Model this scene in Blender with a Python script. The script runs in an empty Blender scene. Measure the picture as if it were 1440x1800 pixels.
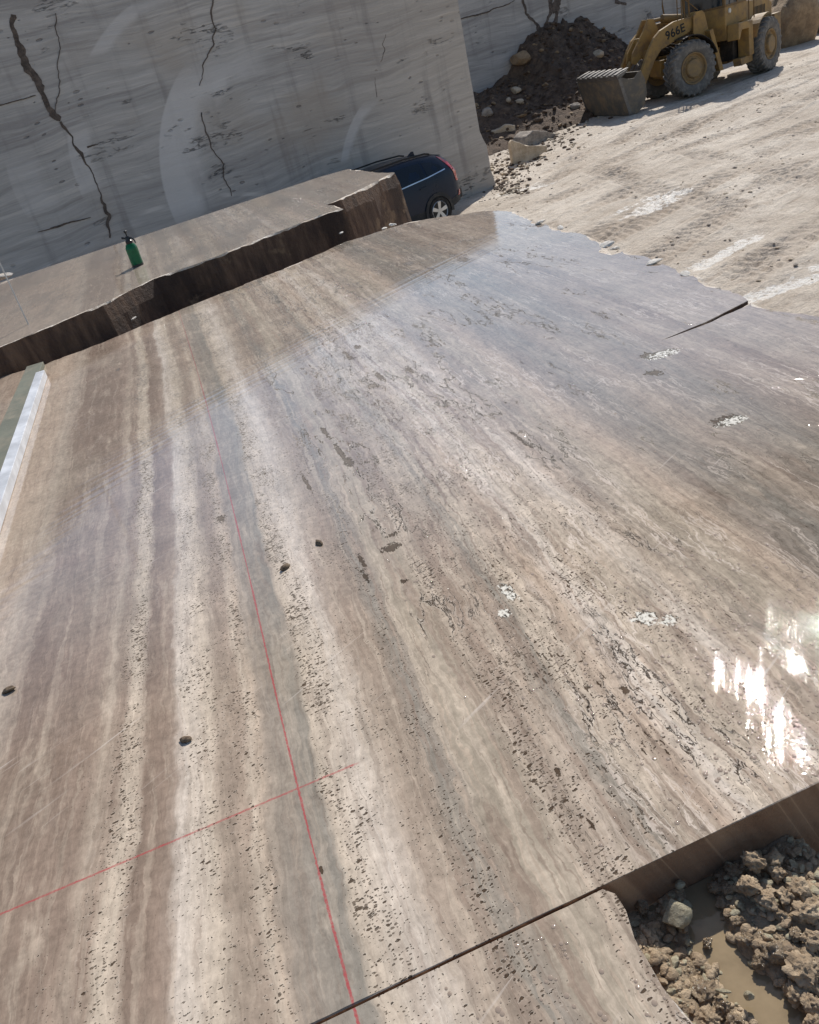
import bpy, bmesh, math, random
import numpy as np
from mathutils import Vector, Matrix, noise as mnoise

C = bpy.context.scene
COL = C.collection
R = math.radians
# ------------------------------------------------------------------ camera
CAM_H = 1.45
F, PITCH, ROLL = 1440.0, R(28.8), R(14.7)          # in pixels of the 1440 x 1800 photograph
cd = bpy.data.cameras.new('camera')
cam = bpy.data.objects.new('camera', cd); COL.objects.link(cam)
e = Vector((1, 0, 0)); dn = Vector((0, -math.sin(PITCH), -math.cos(PITCH))); fw = Vector((0, math.cos(PITCH), -math.sin(PITCH)))
cr, sr = math.cos(ROLL), math.sin(ROLL)
cx, cy, cz = cr*e + sr*dn, sr*e - cr*dn, -fw
cam.matrix_world = Matrix(((cx.x, cy.x, cz.x, 0), (cx.y, cy.y, cz.y, 0), (cx.z, cy.z, cz.z, CAM_H), (0, 0, 0, 1)))
cd.sensor_fit = 'VERTICAL'; cd.sensor_height = 24; cd.lens = 24*F/1800
cd.clip_start = 0.02; cd.clip_end = 4000
C.camera = cam
# ------------------------------------------------------------------ world, sun, exposure
SUN_AZ, SUN_EL = R(25), R(43.3)                     # azimuth clockwise from +Y
W = bpy.data.worlds.new('World'); C.world = W; W.use_nodes = True
wt = W.node_tree
sky = wt.nodes.new('ShaderNodeTexSky'); sky.sky_type = 'NISHITA'; sky.sun_disc = False
sky.sun_elevation = SUN_EL; sky.sun_rotation = SUN_AZ
sky.air_density = 1.0; sky.dust_density = 0.9; sky.ozone_density = 1.0
bg = wt.nodes['Background']; bg.inputs[1].default_value = 0.1
wt.links.new(sky.outputs[0], bg.inputs[0])
sd = bpy.data.lights.new('sun', 'SUN'); sd.energy = 3.9; sd.angle = R(0.53); sd.color = (1.0, 0.955, 0.89)
sun = bpy.data.objects.new('sun', sd); COL.objects.link(sun)
sdir = Vector((math.sin(SUN_AZ)*math.cos(SUN_EL), math.cos(SUN_AZ)*math.cos(SUN_EL), math.sin(SUN_EL)))
sun.rotation_euler = sdir.to_track_quat('Z', 'Y').to_euler(); sun.location = sdir*60
C.view_settings.view_transform = 'Standard'; C.view_settings.look = 'None'
C.view_settings.exposure = 0.13; C.view_settings.gamma = 1.0

# ------------------------------------------------------------------ helpers: places
def ray(px, py):
    dx, dy = px-720.0, py-900.0
    X = dx*cr - dy*sr; Y = dx*sr + dy*cr
    return np.array([X, F*math.cos(PITCH)-Y*math.sin(PITCH), -(F*math.sin(PITCH)+Y*math.cos(PITCH))])
def at(px, py, z):
    r = ray(px, py); t = (z-CAM_H)/r[2]
    return np.array([r[0]*t, r[1]*t, z])
A = R(-11.5)                                        # stone frame: u across the bedding, s along it
SV = np.array([math.sin(A), math.cos(A)]); UV = np.array([math.cos(A), -math.sin(A)])
STONE_ROT = R(11.5)
def us(px, py, z=0.0):
    p = at(px, py, z)[:2]; return float(p@UV), float(p@SV)
def w3(u, s, z=0.0):
    p = UV*u + SV*s; return Vector((p[0], p[1], z))
rng = np.random.default_rng(7)
random.seed(7)
# numpy value noise
def _h(ix, iy, seed):
    n = (ix.astype(np.int64)*374761393 + iy.astype(np.int64)*668265263 + seed*1274126177) & 0xffffffff
    n = ((n ^ (n >> 13))*1274126177) & 0xffffffff
    return ((n ^ (n >> 16)) & 0xffff)/65535.0
def vn(x, y, seed=0):
    x = np.asarray(x, float); y = np.asarray(y, float)
    ix, iy = np.floor(x), np.floor(y); fx, fy = x-ix, y-iy
    fx = fx*fx*(3-2*fx); fy = fy*fy*(3-2*fy)
    ix = ix.astype(np.int64); iy = iy.astype(np.int64)
    a = _h(ix, iy, seed); b = _h(ix+1, iy, seed); c = _h(ix, iy+1, seed); d = _h(ix+1, iy+1, seed)
    return (a*(1-fx)+b*fx)*(1-fy) + (c*(1-fx)+d*fx)*fy - 0.5
def fbm(x, y, seed=0, octs=5, gain=0.5):
    t = 0; a = 1.0; f = 1.0
    for k in range(octs):
        t = t + a*vn(x*f+17.3*k, y*f-9.1*k, seed+k); a *= gain; f *= 2.03
    return t
def sst(a, b, x):
    t = np.clip((x-a)/(b-a), 0, 1); return t*t*(3-2*t)

# ------------------------------------------------------------------ helpers: objects
def tag(o, label=None, cat=None, group=None, kind=None):
    if label: o['label'] = label
    if cat: o['category'] = cat
    if group: o['group'] = group
    if kind: o['kind'] = kind
    return o
def empty(name, loc, rz=0.0, **k):
    o = bpy.data.objects.new(name, None); COL.objects.link(o); o.location = loc; o.rotation_euler = (0, 0, rz)
    o.empty_display_size = 0.2
    return tag(o, **k)
def link(name, me, mats, parent=None):
    o = bpy.data.objects.new(name, me); COL.objects.link(o)
    for m in (mats if isinstance(mats, (list, tuple)) else [mats]): me.materials.append(m)
    if parent is not None: o.parent = parent
    return o
def smooth(o, ang=None):
    o.data.polygons.foreach_set('use_smooth', [True]*len(o.data.polygons))
    if ang is not None:
        o.data.set_sharp_from_angle(angle=R(ang))
    return o
def bevel(o, w=0.01, seg=2):
    m = o.modifiers.new('bevel', 'BEVEL'); m.width = w; m.segments = seg; m.limit_method = 'ANGLE'; m.angle_limit = R(35)
    return o
class MB:
    def __init__(s): s.v = []; s.f = []; s.m = []
    def add(s, vs, fs, mi=0, M=None):
        n = len(s.v)
        s.v += [tuple(M @ Vector(p)) if M is not None else tuple(p) for p in vs]
        s.f += [tuple(i+n for i in f) for f in fs]; s.m += [mi]*len(fs)
    def box(s, c, d, mi=0, M=None, taper=1.0):
        x, y, z = d[0]/2, d[1]/2, d[2]/2; t = taper
        vs = [(-x, -y, -z), (x, -y, -z), (x, y, -z), (-x, y, -z), (-x*t, -y*t, z), (x*t, -y*t, z), (x*t, y*t, z), (-x*t, y*t, z)]
        vs = [(a+c[0], b+c[1], g+c[2]) for a, b, g in vs]
        s.add(vs, [(3, 2, 1, 0), (4, 5, 6, 7), (0, 1, 5, 4), (1, 2, 6, 5), (2, 3, 7, 6), (3, 0, 4, 7)], mi, M)
    def prism(s, prof, y0, y1, mi=0, M=None):        # prof: (x, z) outline, extruded along y
        n = len(prof)
        ar = sum(prof[i][0]*prof[(i+1) % n][1]-prof[(i+1) % n][0]*prof[i][1] for i in range(n))
        if ar < 0: prof = prof[::-1]
        vs = [(x, y0, z) for x, z in prof] + [(x, y1, z) for x, z in prof]
        fs = [tuple(range(n)), tuple(range(2*n-1, n-1, -1))]
        fs += [((i+1) % n, i, i+n, (i+1) % n+n) for i in range(n)]
        s.add(vs, fs, mi, M)
    def lathe(s, prof, n=32, axis='y', c=(0, 0, 0), mi=0, M=None, closed=False):  # prof: (r, h)
        vs = []; fs = []; k = len(prof)
        for i in range(n):
            a = 2*math.pi*i/n
            for r, h in prof:
                p = (r*math.cos(a), h, r*math.sin(a)) if axis == 'y' else ((r*math.cos(a), r*math.sin(a), h) if axis == 'z' else (h, r*math.cos(a), r*math.sin(a)))
                vs.append((p[0]+c[0], p[1]+c[1], p[2]+c[2]))
        for i in range(n):
            j = (i+1) % n
            for q in range(k-1 if not closed else k):
                q2 = (q+1) % k
                fs.append((i*k+q, j*k+q, j*k+q2, i*k+q2))
        s.add(vs, fs, mi, M)
    def tube(s, pts, r, n=8, mi=0):
        pts = [Vector(p) for p in pts]; vs = []; fs = []
        for i, p in enumerate(pts):
            t = (pts[min(i+1, len(pts)-1)]-pts[max(i-1, 0)]).normalized()
            q = t.to_track_quat('Z', 'Y'); rr = r[i] if isinstance(r, (list, tuple)) else r
            for k in range(n):
                a = 2*math.pi*k/n; vs.append(tuple(p + q @ Vector((rr*math.cos(a), rr*math.sin(a), 0))))
        for i in range(len(pts)-1):
            for k in range(n):
                fs.append((i*n+k, i*n+(k+1) % n, (i+1)*n+(k+1) % n, (i+1)*n+k))
        fs.append(tuple(range(n-1, -1, -1))); fs.append(tuple((len(pts)-1)*n+k for k in range(n)))
        s.add(vs, fs, mi)
    def build(s, name, mats, parent=None):
        me = bpy.data.meshes.new(name); me.from_pydata(s.v, [], s.f); me.update()
        if any(s.m): me.polygons.foreach_set('material_index', s.m)
        bm = bmesh.new(); bm.from_mesh(me); bmesh.ops.recalc_face_normals(bm, faces=bm.faces); bm.to_mesh(me); bm.free()
        return link(name, me, mats, parent)
def grid_mesh(name, X, Y, Z, mats, parent=None, attr=None):
    ny, nx = X.shape
    co = np.stack([X, Y, Z], -1).reshape(-1, 3)
    idx = np.arange(nx*ny).reshape(ny, nx)
    fs = np.stack([idx[:-1, :-1], idx[:-1, 1:], idx[1:, 1:], idx[1:, :-1]], -1).reshape(-1, 4)
    me = bpy.data.meshes.new(name); nf = len(fs)
    me.vertices.add(len(co)); me.vertices.foreach_set('co', co.astype(np.float32).ravel())
    me.loops.add(nf*4); me.loops.foreach_set('vertex_index', fs.astype(np.int32).ravel())
    me.polygons.add(nf); me.polygons.foreach_set('loop_start', np.arange(0, nf*4, 4, dtype=np.int32)); me.update(calc_edges=True); me.validate()
    for k, v in (attr or {}).items():
        at_ = me.attributes.new(k, 'FLOAT', 'POINT'); at_.data.foreach_set('value', np.asarray(v, np.float32).ravel())
    o = link(name, me, mats, parent); smooth(o); return o

# ------------------------------------------------------------------ helpers: materials
def lin(c):
    return tuple((x/12.92 if x <= .04045 else ((x+.055)/1.055)**2.4) for x in [v/255 for v in c]) + (1,)
class G:
    def __init__(s, name):
        s.mat = bpy.data.materials.new(name); s.mat.use_nodes = True
        s.t = s.mat.node_tree; s.b = s.t.nodes['Principled BSDF']; s.out = s.t.nodes['Material Output']
        s._tc = None
    def n(s, typ, ins=None, **kw):
        nd = s.t.nodes.new(typ)
        for k, v in kw.items(): setattr(nd, k, v)
        for k, v in (ins or {}).items(): s.set(nd.inputs[k], v)
        return nd
    def set(s, sock, v):
        if hasattr(v, 'links') or isinstance(v, bpy.types.NodeSocket): s.t.links.new(v, sock)
        else: sock.default_value = v
    def obj(s):
        if s._tc is None: s._tc = s.n('ShaderNodeTexCoord').outputs['Object']
        return s._tc
    def geo(s): return s.n('ShaderNodeNewGeometry').outputs['Position']
    def sep(s, v): return s.n('ShaderNodeSeparateXYZ', {0: v}).outputs
    def xyz(s, x, y, z=0.0): return s.n('ShaderNodeCombineXYZ', {0: x, 1: y, 2: z}).outputs[0]
    def m(s, op, a, b=0.0, c=None, clamp=False):
        nd = s.n('ShaderNodeMath', {0: a, 1: b}, operation=op); nd.use_clamp = clamp
        if c is not None: s.set(nd.inputs[2], c)
        return nd.outputs[0]
    def add(s, a, b): return s.m('ADD', a, b)
    def sub(s, a, b): return s.m('SUBTRACT', a, b)
    def mul(s, a, b): return s.m('MULTIPLY', a, b)
    def noise(s, vec, scale=1.0, detail=4.0, rough=.55, dist=0.0, col=False):
        nd = s.n('ShaderNodeTexNoise', {'Vector': vec, 'Scale': scale, 'Detail': detail, 'Roughness': rough, 'Distortion': dist})
        return nd.outputs['Color'] if col else nd.outputs['Fac']
    def vor(s, vec, scale=1.0, rand=1.0, feature='F1'):
        return s.n('ShaderNodeTexVoronoi', {'Vector': vec, 'Scale': scale, 'Randomness': rand}, feature=feature)
    def sm(s, v, a, b, c=0.0, d=1.0):
        nd = s.n('ShaderNodeMapRange', {0: v, 1: a, 2: b, 3: c, 4: d}, interpolation_type='SMOOTHSTEP'); return nd.outputs[0]
    def lm(s, v, a, b, c=0.0, d=1.0):
        return s.n('ShaderNodeMapRange', {0: v, 1: a, 2: b, 3: c, 4: d}).outputs[0]
    def ramp(s, fac, stops, interp='LINEAR'):
        nd = s.n('ShaderNodeValToRGB', {0: fac}); cr_ = nd.color_ramp; cr_.interpolation = interp
        while len(cr_.elements) < len(stops): cr_.elements.new(0.5)
        for el, (p, c) in zip(cr_.elements, stops):
            el.position = p; el.color = (c, c, c, 1) if not isinstance(c, tuple) else c
        return nd.outputs[0]
    def curve(s, v, pts):
        nd = s.n('ShaderNodeFloatCurve', {'Value': v}); cv = nd.mapping.curves[0]
        cv.points[0].location = pts[0]; cv.points[-1].location = pts[-1]
        for p in pts[1:-1]: cv.points.new(*p)
        nd.mapping.update(); return nd.outputs[0]
    def mix(s, f, a, b, mode='MIX'):
        nd = s.n('ShaderNodeMix', data_type='RGBA', blend_type=mode)
        s.set(nd.inputs[0], f); s.set(nd.inputs[6], a); s.set(nd.inputs[7], b); return nd.outputs[2]
    def scale(s, col, f):                             # colour times a number
        nd = s.n('ShaderNodeVectorMath', operation='SCALE'); s.set(nd.inputs[0], col); s.set(nd.inputs[3], f); return nd.outputs[0]
    def bump(s, h, dist=0.01, strength=1.0, normal=None):
        nd = s.n('ShaderNodeBump', {'Height': h, 'Distance': dist, 'Strength': strength})
        if normal is not None: s.set(nd.inputs['Normal'], normal)
        return nd.outputs[0]
    def fin(s, **k):
        for key, v in k.items(): s.set(s.b.inputs[key.replace('_', ' ')], v)
        return s.mat
def simple(name, c, rough=.6, metal=0.0, dirt=None, dirt_amt=.5, dscale=3.0, bump=0.0, coat=0.0, spec=.5):
    g = G(name); p = g.obj(); col = lin(c)
    n = g.noise(p, dscale, 7, .65)
    base = g.mix(g.sm(n, .3, .7), tuple(x*.86 for x in col[:3])+(1,), tuple(min(1, x*1.12) for x in col[:3])+(1,))
    if dirt: base = g.mix(g.mul(g.sm(g.noise(p, dscale*1.7, 8, .7), .42, .68), dirt_amt), base, lin(dirt))
    k = dict(Base_Color=base, Roughness=g.lm(n, .3, .7, rough-.07, min(1, rough+.1)), Metallic=metal, Specular_IOR_Level=spec)
    if bump: k['Normal'] = g.bump(g.noise(p, dscale*6, 6, .6), bump)
    if coat: k['Coat_Weight'] = coat
    return g.fin(**k)

# ---- travertine: banded stone, stone frame coordinates (x = u, y = s)
def P_(u): return min(1.0, max(0.0, (u+1.8)/5.0))
def travertine(name, near=True, ztop=0.0):
    g = G(name); x, y, z = g.sep(g.obj())
    z0 = g.sub(z, ztop)
    u = g.add(x, g.mul(z0, .28)); s = g.add(y, g.mul(z0, .15))
    dr = g.curve(g.m('DIVIDE', s, 10.0, clamp=True), [(0, 0), (.1, 0), (.184, .06), (.256, .10), (.325, .14), (.43, .18), (.65, .22), (1, .24)])
    v3 = lambda a, b: g.xyz(g.mul(u, a), g.mul(s, b), 0.0)
    n1 = g.noise(v3(1.5, .55), 1, 3, .5); n2 = g.noise(v3(7, 2.6), 1, 5, .6); n3 = g.noise(v3(30, 12), 1, 4, .6)
    uw = g.sub(u, dr)
    uw = g.add(uw, g.mul(g.sub(n1, .5), .11)); uw = g.add(uw, g.mul(g.sub(n2, .5), .065)); uw = g.add(uw, g.mul(g.sub(n3, .5), .036))
    taupe, taupe2 = lin((144, 125, 110)), lin((156, 136, 120))
    cream, cream2, white = lin((206, 189, 168)), lin((193, 172, 151)), lin((216, 202, 186))
    grey, olive, pink, tan = lin((158, 145, 131)), lin((176, 162, 143)), lin((184, 167, 149)), lin((178, 160, 142))
    brown, bluegr, red = lin((157, 140, 124)), lin((150, 142, 130)), lin((174, 155, 137))
    st = [(-1.8, taupe2), (-1.12, cream2), (-1.03, lin((184, 168, 150))), (-.96, taupe), (-.80, taupe), (-.69, taupe2), (-.675, cream), (-.66, taupe), (-.63, taupe2), (-.605, cream), (-.565, cream),
          (-.55, taupe), (-.475, taupe2), (-.45, white), (-.37, cream), (-.345, brown), (-.29, red), (-.272, cream), (-.25, cream2), (-.235, grey), (-.12, bluegr),
          (-.10, cream), (.0, white), (.07, tan), (.13, brown), (.175, bluegr), (.205, grey), (.235, olive), (.32, olive), (.35, brown), (.44, pink), (.6, tan)]
    colA = g.ramp(g.lm(uw, -1.8, 3.2), [(P_(a), c) for a, c in st])
    st2 = [(.45, pink), (.52, bluegr), (.56, cream), (.60, pink), (.66, cream2), (.72, white), (.78, cream), (.86, pink), (.92, white), (.97, tan), (1.04, grey), (1.14, olive), (1.24, cream2), (1.32, grey),
           (1.45, bluegr), (1.55, tan), (1.62, grey), (1.75, bluegr), (1.9, brown), (1.98, pink), (2.1, taupe), (2.2, pink), (2.33, tan), (2.45, red), (2.6, taupe2), (2.8, pink), (3.2, tan)]
    colB = g.ramp(g.lm(uw, -1.8, 3.2), [(P_(a), c) for a, c in st2])
    col = g.mix(g.sm(uw, .44, .5), colA, colB)
    # broad uneven patches so that no band keeps one tone along its length
    p1 = g.noise(v3(2.0, .9), 1, 6, .6); p2 = g.noise(v3(11, 3.2), 1, 6, .65)
    col = g.mix(g.mul(g.sm(p1, .45, .66), .45), col, olive)
    col = g.mix(g.mul(g.sm(p2, .55, .72), .5), col, cream)
    col = g.mix(g.mul(g.sm(p2, .45, .28), .5), col, taupe)
    # narrow bands of their own, thin and crisp
    p3 = g.noise(g.xyz(g.mul(uw, 24), g.mul(s, .75), 21), 1, 5, .62); p4 = g.noise(g.xyz(g.mul(uw, 70), g.mul(s, 1.7), 27), 1, 5, .62)
    rr_ = g.mul(g.add(.28, g.mul(g.sm(uw, -.1, .3), .40)), g.lm(uw, .85, 1.2, .9, .4))
    col = g.mix(g.mul(g.sm(p3, .53, .60), rr_), col, cream); col = g.mix(g.mul(g.sm(p3, .46, .40), rr_), col, taupe2)
    col = g.mix(g.mul(g.sm(p4, .55, .62), g.mul(rr_, .8)), col, cream2); col = g.mix(g.mul(g.sm(p4, .44, .38), g.mul(rr_, .9)), col, taupe)
    # fine bedding lines
    f1 = g.noise(g.xyz(g.mul(uw, 48), g.mul(s, 4.6), 0), 1, 7, .66); f2 = g.noise(g.xyz(g.mul(uw, 190), g.mul(s, 14), 0), 1, 4, .6)
    right = g.sm(uw, .3, .6)
    amp = g.add(.30, g.mul(right, .25))
    hair = g.noise(g.xyz(g.mul(uw, 34), g.mul(s, 5.0), 11.0), 1, 6, .7)
    hl = g.mul(g.sm(g.m('ABSOLUTE', g.sub(hair, .5)), .03, .004), g.add(.08, g.mul(right, .14)))
    k = g.sub(g.add(1.0, g.add(g.mul(g.sub(f1, .5), g.mul(amp, 2.1)), g.mul(g.sub(f2, .5), .5))), hl)
    mott = g.noise(g.xyz(u, s, z), 38, 8, .7)
    k = g.mul(k, g.lm(mott, .25, .75, .74, 1.22))
    big = g.noise(g.xyz(u, s, z), 5.5, 6, .62)
    k = g.mul(k, g.lm(big, .3, .7, .86, 1.12))
    col = g.scale(col, k)
    if near:
        # stone darker on the right, paler at the far end
        col = g.scale(col, g.mul(g.sm(g.add(uw, g.mul(g.sub(big, .5), .5)), 1.0, 1.45, 1.0, .77), g.sm(g.add(y, g.mul(g.sub(big, .5), 2.0)), 5.0, 7.2, 1.0, 1.18)))
    # pale calcite veins along the bedding, mostly on the right
    vnz = g.noise(g.xyz(g.mul(uw, 10), g.mul(s, 1.1), 3.0), 1, 7, .62)
    vein = g.mul(g.sm(g.m('ABSOLUTE', g.sub(vnz, .5)), .016, .003), g.add(.12, g.mul(g.sm(uw, .4, .6), g.lm(uw, .9, 1.3, .7, .35))))
    vein = g.mul(vein, g.sm(g.noise(v3(4, 1.5), 1, 3, .5), .42, .6))
    col = g.mix(g.mul(vein, .8), col, lin((232, 216, 200)))
    # pores
    den = g.ramp(g.lm(uw, -1.8, 3.2), [(P_(a), c) for a, c in [(-1.8, .1), (-.85, .06), (-.72, .3), (-.66, .18), (-.62, .85), (-.565, .9), (-.545, .12), (-.47, .12), (-.445, .6), (-.38, .75), (-.34, .45), (-.27, .85), (-.245, .8), (-.232, .05), (-.125, .04),
           (-.108, 1.0), (-.05, .9), (0, .45), (.1, .5), (.15, .7), (.2, .55), (.24, .1), (.31, .12), (.345, .8), (.5, .62), (.8, .6), (1.0, .35), (1.2, .25), (1.6, .22), (2.2, .26), (3.2, .26)]])
    clus = g.sm(g.noise(v3(9, 3.5), 1, 4, .6), .34, .66)
    den2 = g.mul(den, g.add(.42, g.mul(clus, .9)))
    wob = g.noise(g.xyz(u, s, 0), 110, 4, .6, col=True)
    rims = []
    def pore(su, ss, rot, lo, hi, seed):
        c_, s_ = math.cos(rot), math.sin(rot)
        a = g.add(g.mul(u, c_), g.mul(s, s_)); b = g.add(g.mul(u, -s_), g.mul(s, c_))
        vec = g.xyz(g.mul(a, su), g.mul(b, ss), seed)
        vec = g.n('ShaderNodeVectorMath', {0: vec, 1: g.scale(wob, 1.1)}, operation='ADD').outputs[0]
        vo = g.vor(vec, 1.0); r = g.sep(vo.outputs['Color'])[0]
        rad = g.mul(g.add(lo, g.mul(g.m('POWER', r, 1.5), hi)), den2)
        dd = g.sub(vo.outputs['Distance'], rad)
        rims.append(g.mul(g.sm(dd, .16, .03), g.sm(rad, .05, .2)))
        return g.sm(dd, .015, -.06)
    pa = pore(34, 66, .25, -.22, .50, 1.0); pb = pore(58, 118, .2, -.06, .60, 5.0); pc = pore(110, 210, .1, .04, .54, 9.0)
    pd = pore(120, 26, .0, -.06, .58, 13.0)           # slots drawn out along the bedding, right half
    pit = g.m('MAXIMUM', g.m('MAXIMUM', pa, pb), g.m('MAXIMUM', g.mul(pc, .8), g.mul(pd, right)))
    pore_lit_rim = g.mul(g.m('MAXIMUM', rims[0], rims[1]), g.sub(1.0, pit))
    # open cracks that wander along the bedding
    cn = g.noise(g.xyz(g.mul(uw, 8.0), g.mul(s, 1.5), 7.0), 1, 8, .64)
    crk = g.sm(g.m('ABSOLUTE', g.sub(cn, .5)), .0075, .002)
    cm = g.mul(g.sm(g.noise(v3(3.1, 1.2), 1, 4, .6), .53, .60), g.mul(g.sm(uw, .10, .25), g.lm(uw, .9, 1.3, 1.0, .35)))
    crk = g.mul(crk, cm)
    hole = g.m('MAXIMUM', pit, crk)
    cav = None
    if near:
        # larger cavities at their own places: dark ones, and white crystal-lined ones
        wobh = g.add(g.mul(g.sub(g.noise(g.xyz(g.mul(x, 95), g.mul(y, 48), 3), 1, 5, .7), .5), 2.0), g.sub(g.noise(g.xyz(g.mul(x, 30), g.mul(y, 14), 5), 1, 3, .6), .5))
        def blobs(lst, k):
            d = None
            for (qx, qy, ru, rs) in lst:
                bu, bs = us(qx, qy); a_ = g.m('DIVIDE', g.sub(x, bu), ru); b_ = g.m('DIVIDE', g.sub(y, bs), rs)
                e_ = g.add(g.mul(a_, a_), g.mul(b_, b_)); d = e_ if d is None else g.m('MINIMUM', d, e_)
            return g.add(g.m('SQRT', d), g.mul(wobh, k))
        dk = blobs([(718, 463, .035, .07), (815, 456, .03, .07), (795, 449, .02, .05), (612, 625, .012, .09), (628, 610, .02, .04), (668, 662, .014, .09), (655, 678, .022, .035), (720, 650, .014, .06), (572, 760, .010, .08), (612, 812, .018, .05),
                    (598, 795, .010, .12), (540, 850, .007, .09), (915, 772, .008, .09), (690, 962, .03, .022), (636, 985, .008, .05), (641, 1012, .008, .035), (710, 1022, .012, .012), (690, 940, .02, .012), (388, 912, .016, .03), (1098, 1212, .008, .014), (980, 1358, .006, .010),
                    (565, 1530, .005, .010), (1040, 1450, .004, .016), (207, 650, .012, .03), (1275, 738, .05, .035), (1150, 655, .03, .03), (1140, 625, .03, .035)], 2.2)
        wh = blobs([(893, 1040, .016, .045), (888, 1078, .016, .018), (1165, 622, .07, .04), (1288, 740, .05, .03), (1135, 1085, .03, .03), (1178, 1090, .02, .02)], 1.7)
        dkm = g.m('MAXIMUM', g.sm(dk, 1.0, .8), g.mul(g.sm(wh, 1.16, 1.05), g.sm(wobh, -.05, .08)))
        cav = g.mul(g.sm(wh, 1.05, .9), g.sm(g.noise(g.obj(), 60, 5, .7), .38, .5))
        hole = g.m('MAXIMUM', hole, g.mul(dkm, g.sub(1.0, cav)))
    # saw marks about 28 degrees off the cut direction
    a28 = g.add(g.mul(x, .883), g.mul(y, .469)); b28 = g.add(g.mul(x, -.469), g.mul(y, .883))
    sawn = g.noise(g.xyz(g.mul(a28, .9), g.mul(b28, 34), 0), 1, 6, .7)
    sawb = g.noise(g.xyz(g.mul(a28, 1.6), g.mul(b28, 60), 4), 1, 5, .6)
    scr = g.mul(g.sm(sawb, .62, .70), g.sm(g.noise(g.xyz(x, y, 2), 2.2, 3, .5), .5, .62))
    col = g.mix(g.mul(scr, .45), col, lin((222, 210, 198)))
    if not near:
        shadow_bands = g.noise(g.xyz(g.mul(g.add(x, g.mul(y, -.15)), 1.6), g.mul(y, .5), 33), 1, 6, .6); col = g.mix(g.mul(g.sm(shadow_bands, .48, .64), .6), col, lin((112, 106, 100)))  # soft shadow bands painted into the colour of the far block
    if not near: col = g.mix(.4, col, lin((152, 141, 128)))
    if near:
        # red chalk lines snapped across the stone
        ln = g.curve(g.m('DIVIDE', y, 8.0, clamp=True), [(0, .36), (.116, .36), (.1875, .37), (.336, .41), (.584, .46), (.904, .49), (1, .5)])
        wbl = g.mul(g.sub(g.noise(g.obj(), 90, 4, .6), .5), .006)
        wd = g.lm(g.noise(g.xyz(0, y, 0), 1.6, 3, .6), .3, .7, .0016, .0052)
        l1 = g.sm(g.m('ABSOLUTE', g.add(g.sub(x, g.sub(ln, .5)), wbl)), wd, g.mul(wd, .45))
        l2 = g.sm(g.m('ABSOLUTE', g.add(g.sub(y, 1.503), wbl)), .0042, .0018)
        l2 = g.mul(l2, g.sm(x, .035, .005))
        l2 = g.mul(l2, g.lm(g.noise(g.obj(), 55, 5, .7), .3, .6, .55, 1.0))
        rl = g.m('MAXIMUM', g.mul(l1, .85), g.mul(l2, .8))
        rl = g.mul(rl, g.sub(1.0, g.mul(hole, .5)))
        topf = g.sm(z0, -.004, -.001)
        rl = g.mul(g.mul(g.mul(rl, topf), g.lm(y, 2.0, 6.5, 1.0, .55)), g.lm(g.noise(g.obj(), 140, 4, .7), .35, .6, .5, 1.0))
        col = g.mix(rl, col, lin((178, 66, 72)))
    holec = g.mix(g.noise(g.obj(), 25, 3, .5), lin((38, 28, 21)), lin((88, 68, 50)))
    col = g.mix(g.mul(hole, .88), col, holec)
    col = g.mix(g.mul(pore_lit_rim, .34), col, lin((224, 210, 192)))  # pale ring painted round the pores as a sunlit rim
    rim = g.mul(g.sm(g.m('ABSOLUTE', g.sub(cn, .5)), .022, .008), cm)
    col = g.mix(g.mul(g.mul(rim, g.sub(1, crk)), .35), col, lin((226, 214, 200)))
    if cav is not None: col = g.mix(cav, col, lin((232, 226, 212)))
    hgt = g.mul(hole, -1.0)
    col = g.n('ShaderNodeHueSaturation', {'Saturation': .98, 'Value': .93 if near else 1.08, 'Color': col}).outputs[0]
    nor = g.bump(hgt, .012)
    nor = g.bump(g.noise(g.xyz(g.mul(a28, .6), g.mul(b28, 26), 0), 1, 2, .4), .0006, 1.0, nor)
    wetn = g.noise(g.xyz(x, y, 5), 1.1, 5, .6)
    ro = g.lm(wetn, .35, .65, .04, .09)
    if near: pass
    ro = g.add(ro, g.mul(g.sub(sawn, .5), .07))
    ro = g.m('MAXIMUM', ro, g.mul(hole, .85))
    kw = dict(Base_Color=col, Roughness=ro, Normal=nor, Specular_IOR_Level=g.lm(y, 2.0, 3.1, .0, .95), IOR=g.lm(y, 2.2, 3.4, 1.5, 1.62))
    if near:
        # wet film where water was splashed near the pit
        rr = None
        for (fx, fy, ra, rb_) in ((.93, 1.25, .055, .09), (.90, 1.07, .06, .10), (1.06, 1.24, .045, .10), (1.14, 1.36, .06, .08)):
            dx = g.m('DIVIDE', g.sub(x, fx), ra); dy = g.m('DIVIDE', g.sub(y, fy), rb_)
            q_ = g.m('SQRT', g.add(g.mul(dx, dx), g.mul(dy, dy))); rr = q_ if rr is None else g.m('MINIMUM', rr, q_)
        stk = g.noise(g.xyz(g.add(g.mul(x, 26), g.mul(y, -21)), g.add(g.mul(x, 2.2), g.mul(y, 2.7)), 3), 1, 4, .62)
        thr = g.add(g.add(.47, g.mul(rr, .17)), g.mul(g.sub(.5, stk), 1.3))
        film = g.sm(g.sub(g.noise(g.obj(), 150, 3, .6), thr), .0, .035)
        film = g.mul(film, g.sm(z0, -.004, -.001))
        # ripple streaks shaped to draw out the glint, in the viewer-to-sun direction
        cb = g.noise(g.xyz(g.add(g.mul(x, 155), g.mul(y, -126)), g.add(g.mul(x, 12), g.mul(y, 15)), 0), 1, 3, .5)
        rp = g.add(g.mul(cb, .8), g.noise(g.obj(), 130, 3, .55))
        kw['Coat_Weight'] = film; kw['Coat_Roughness'] = .03
        kw['Coat_Normal'] = g.bump(rp, .0006)
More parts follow.
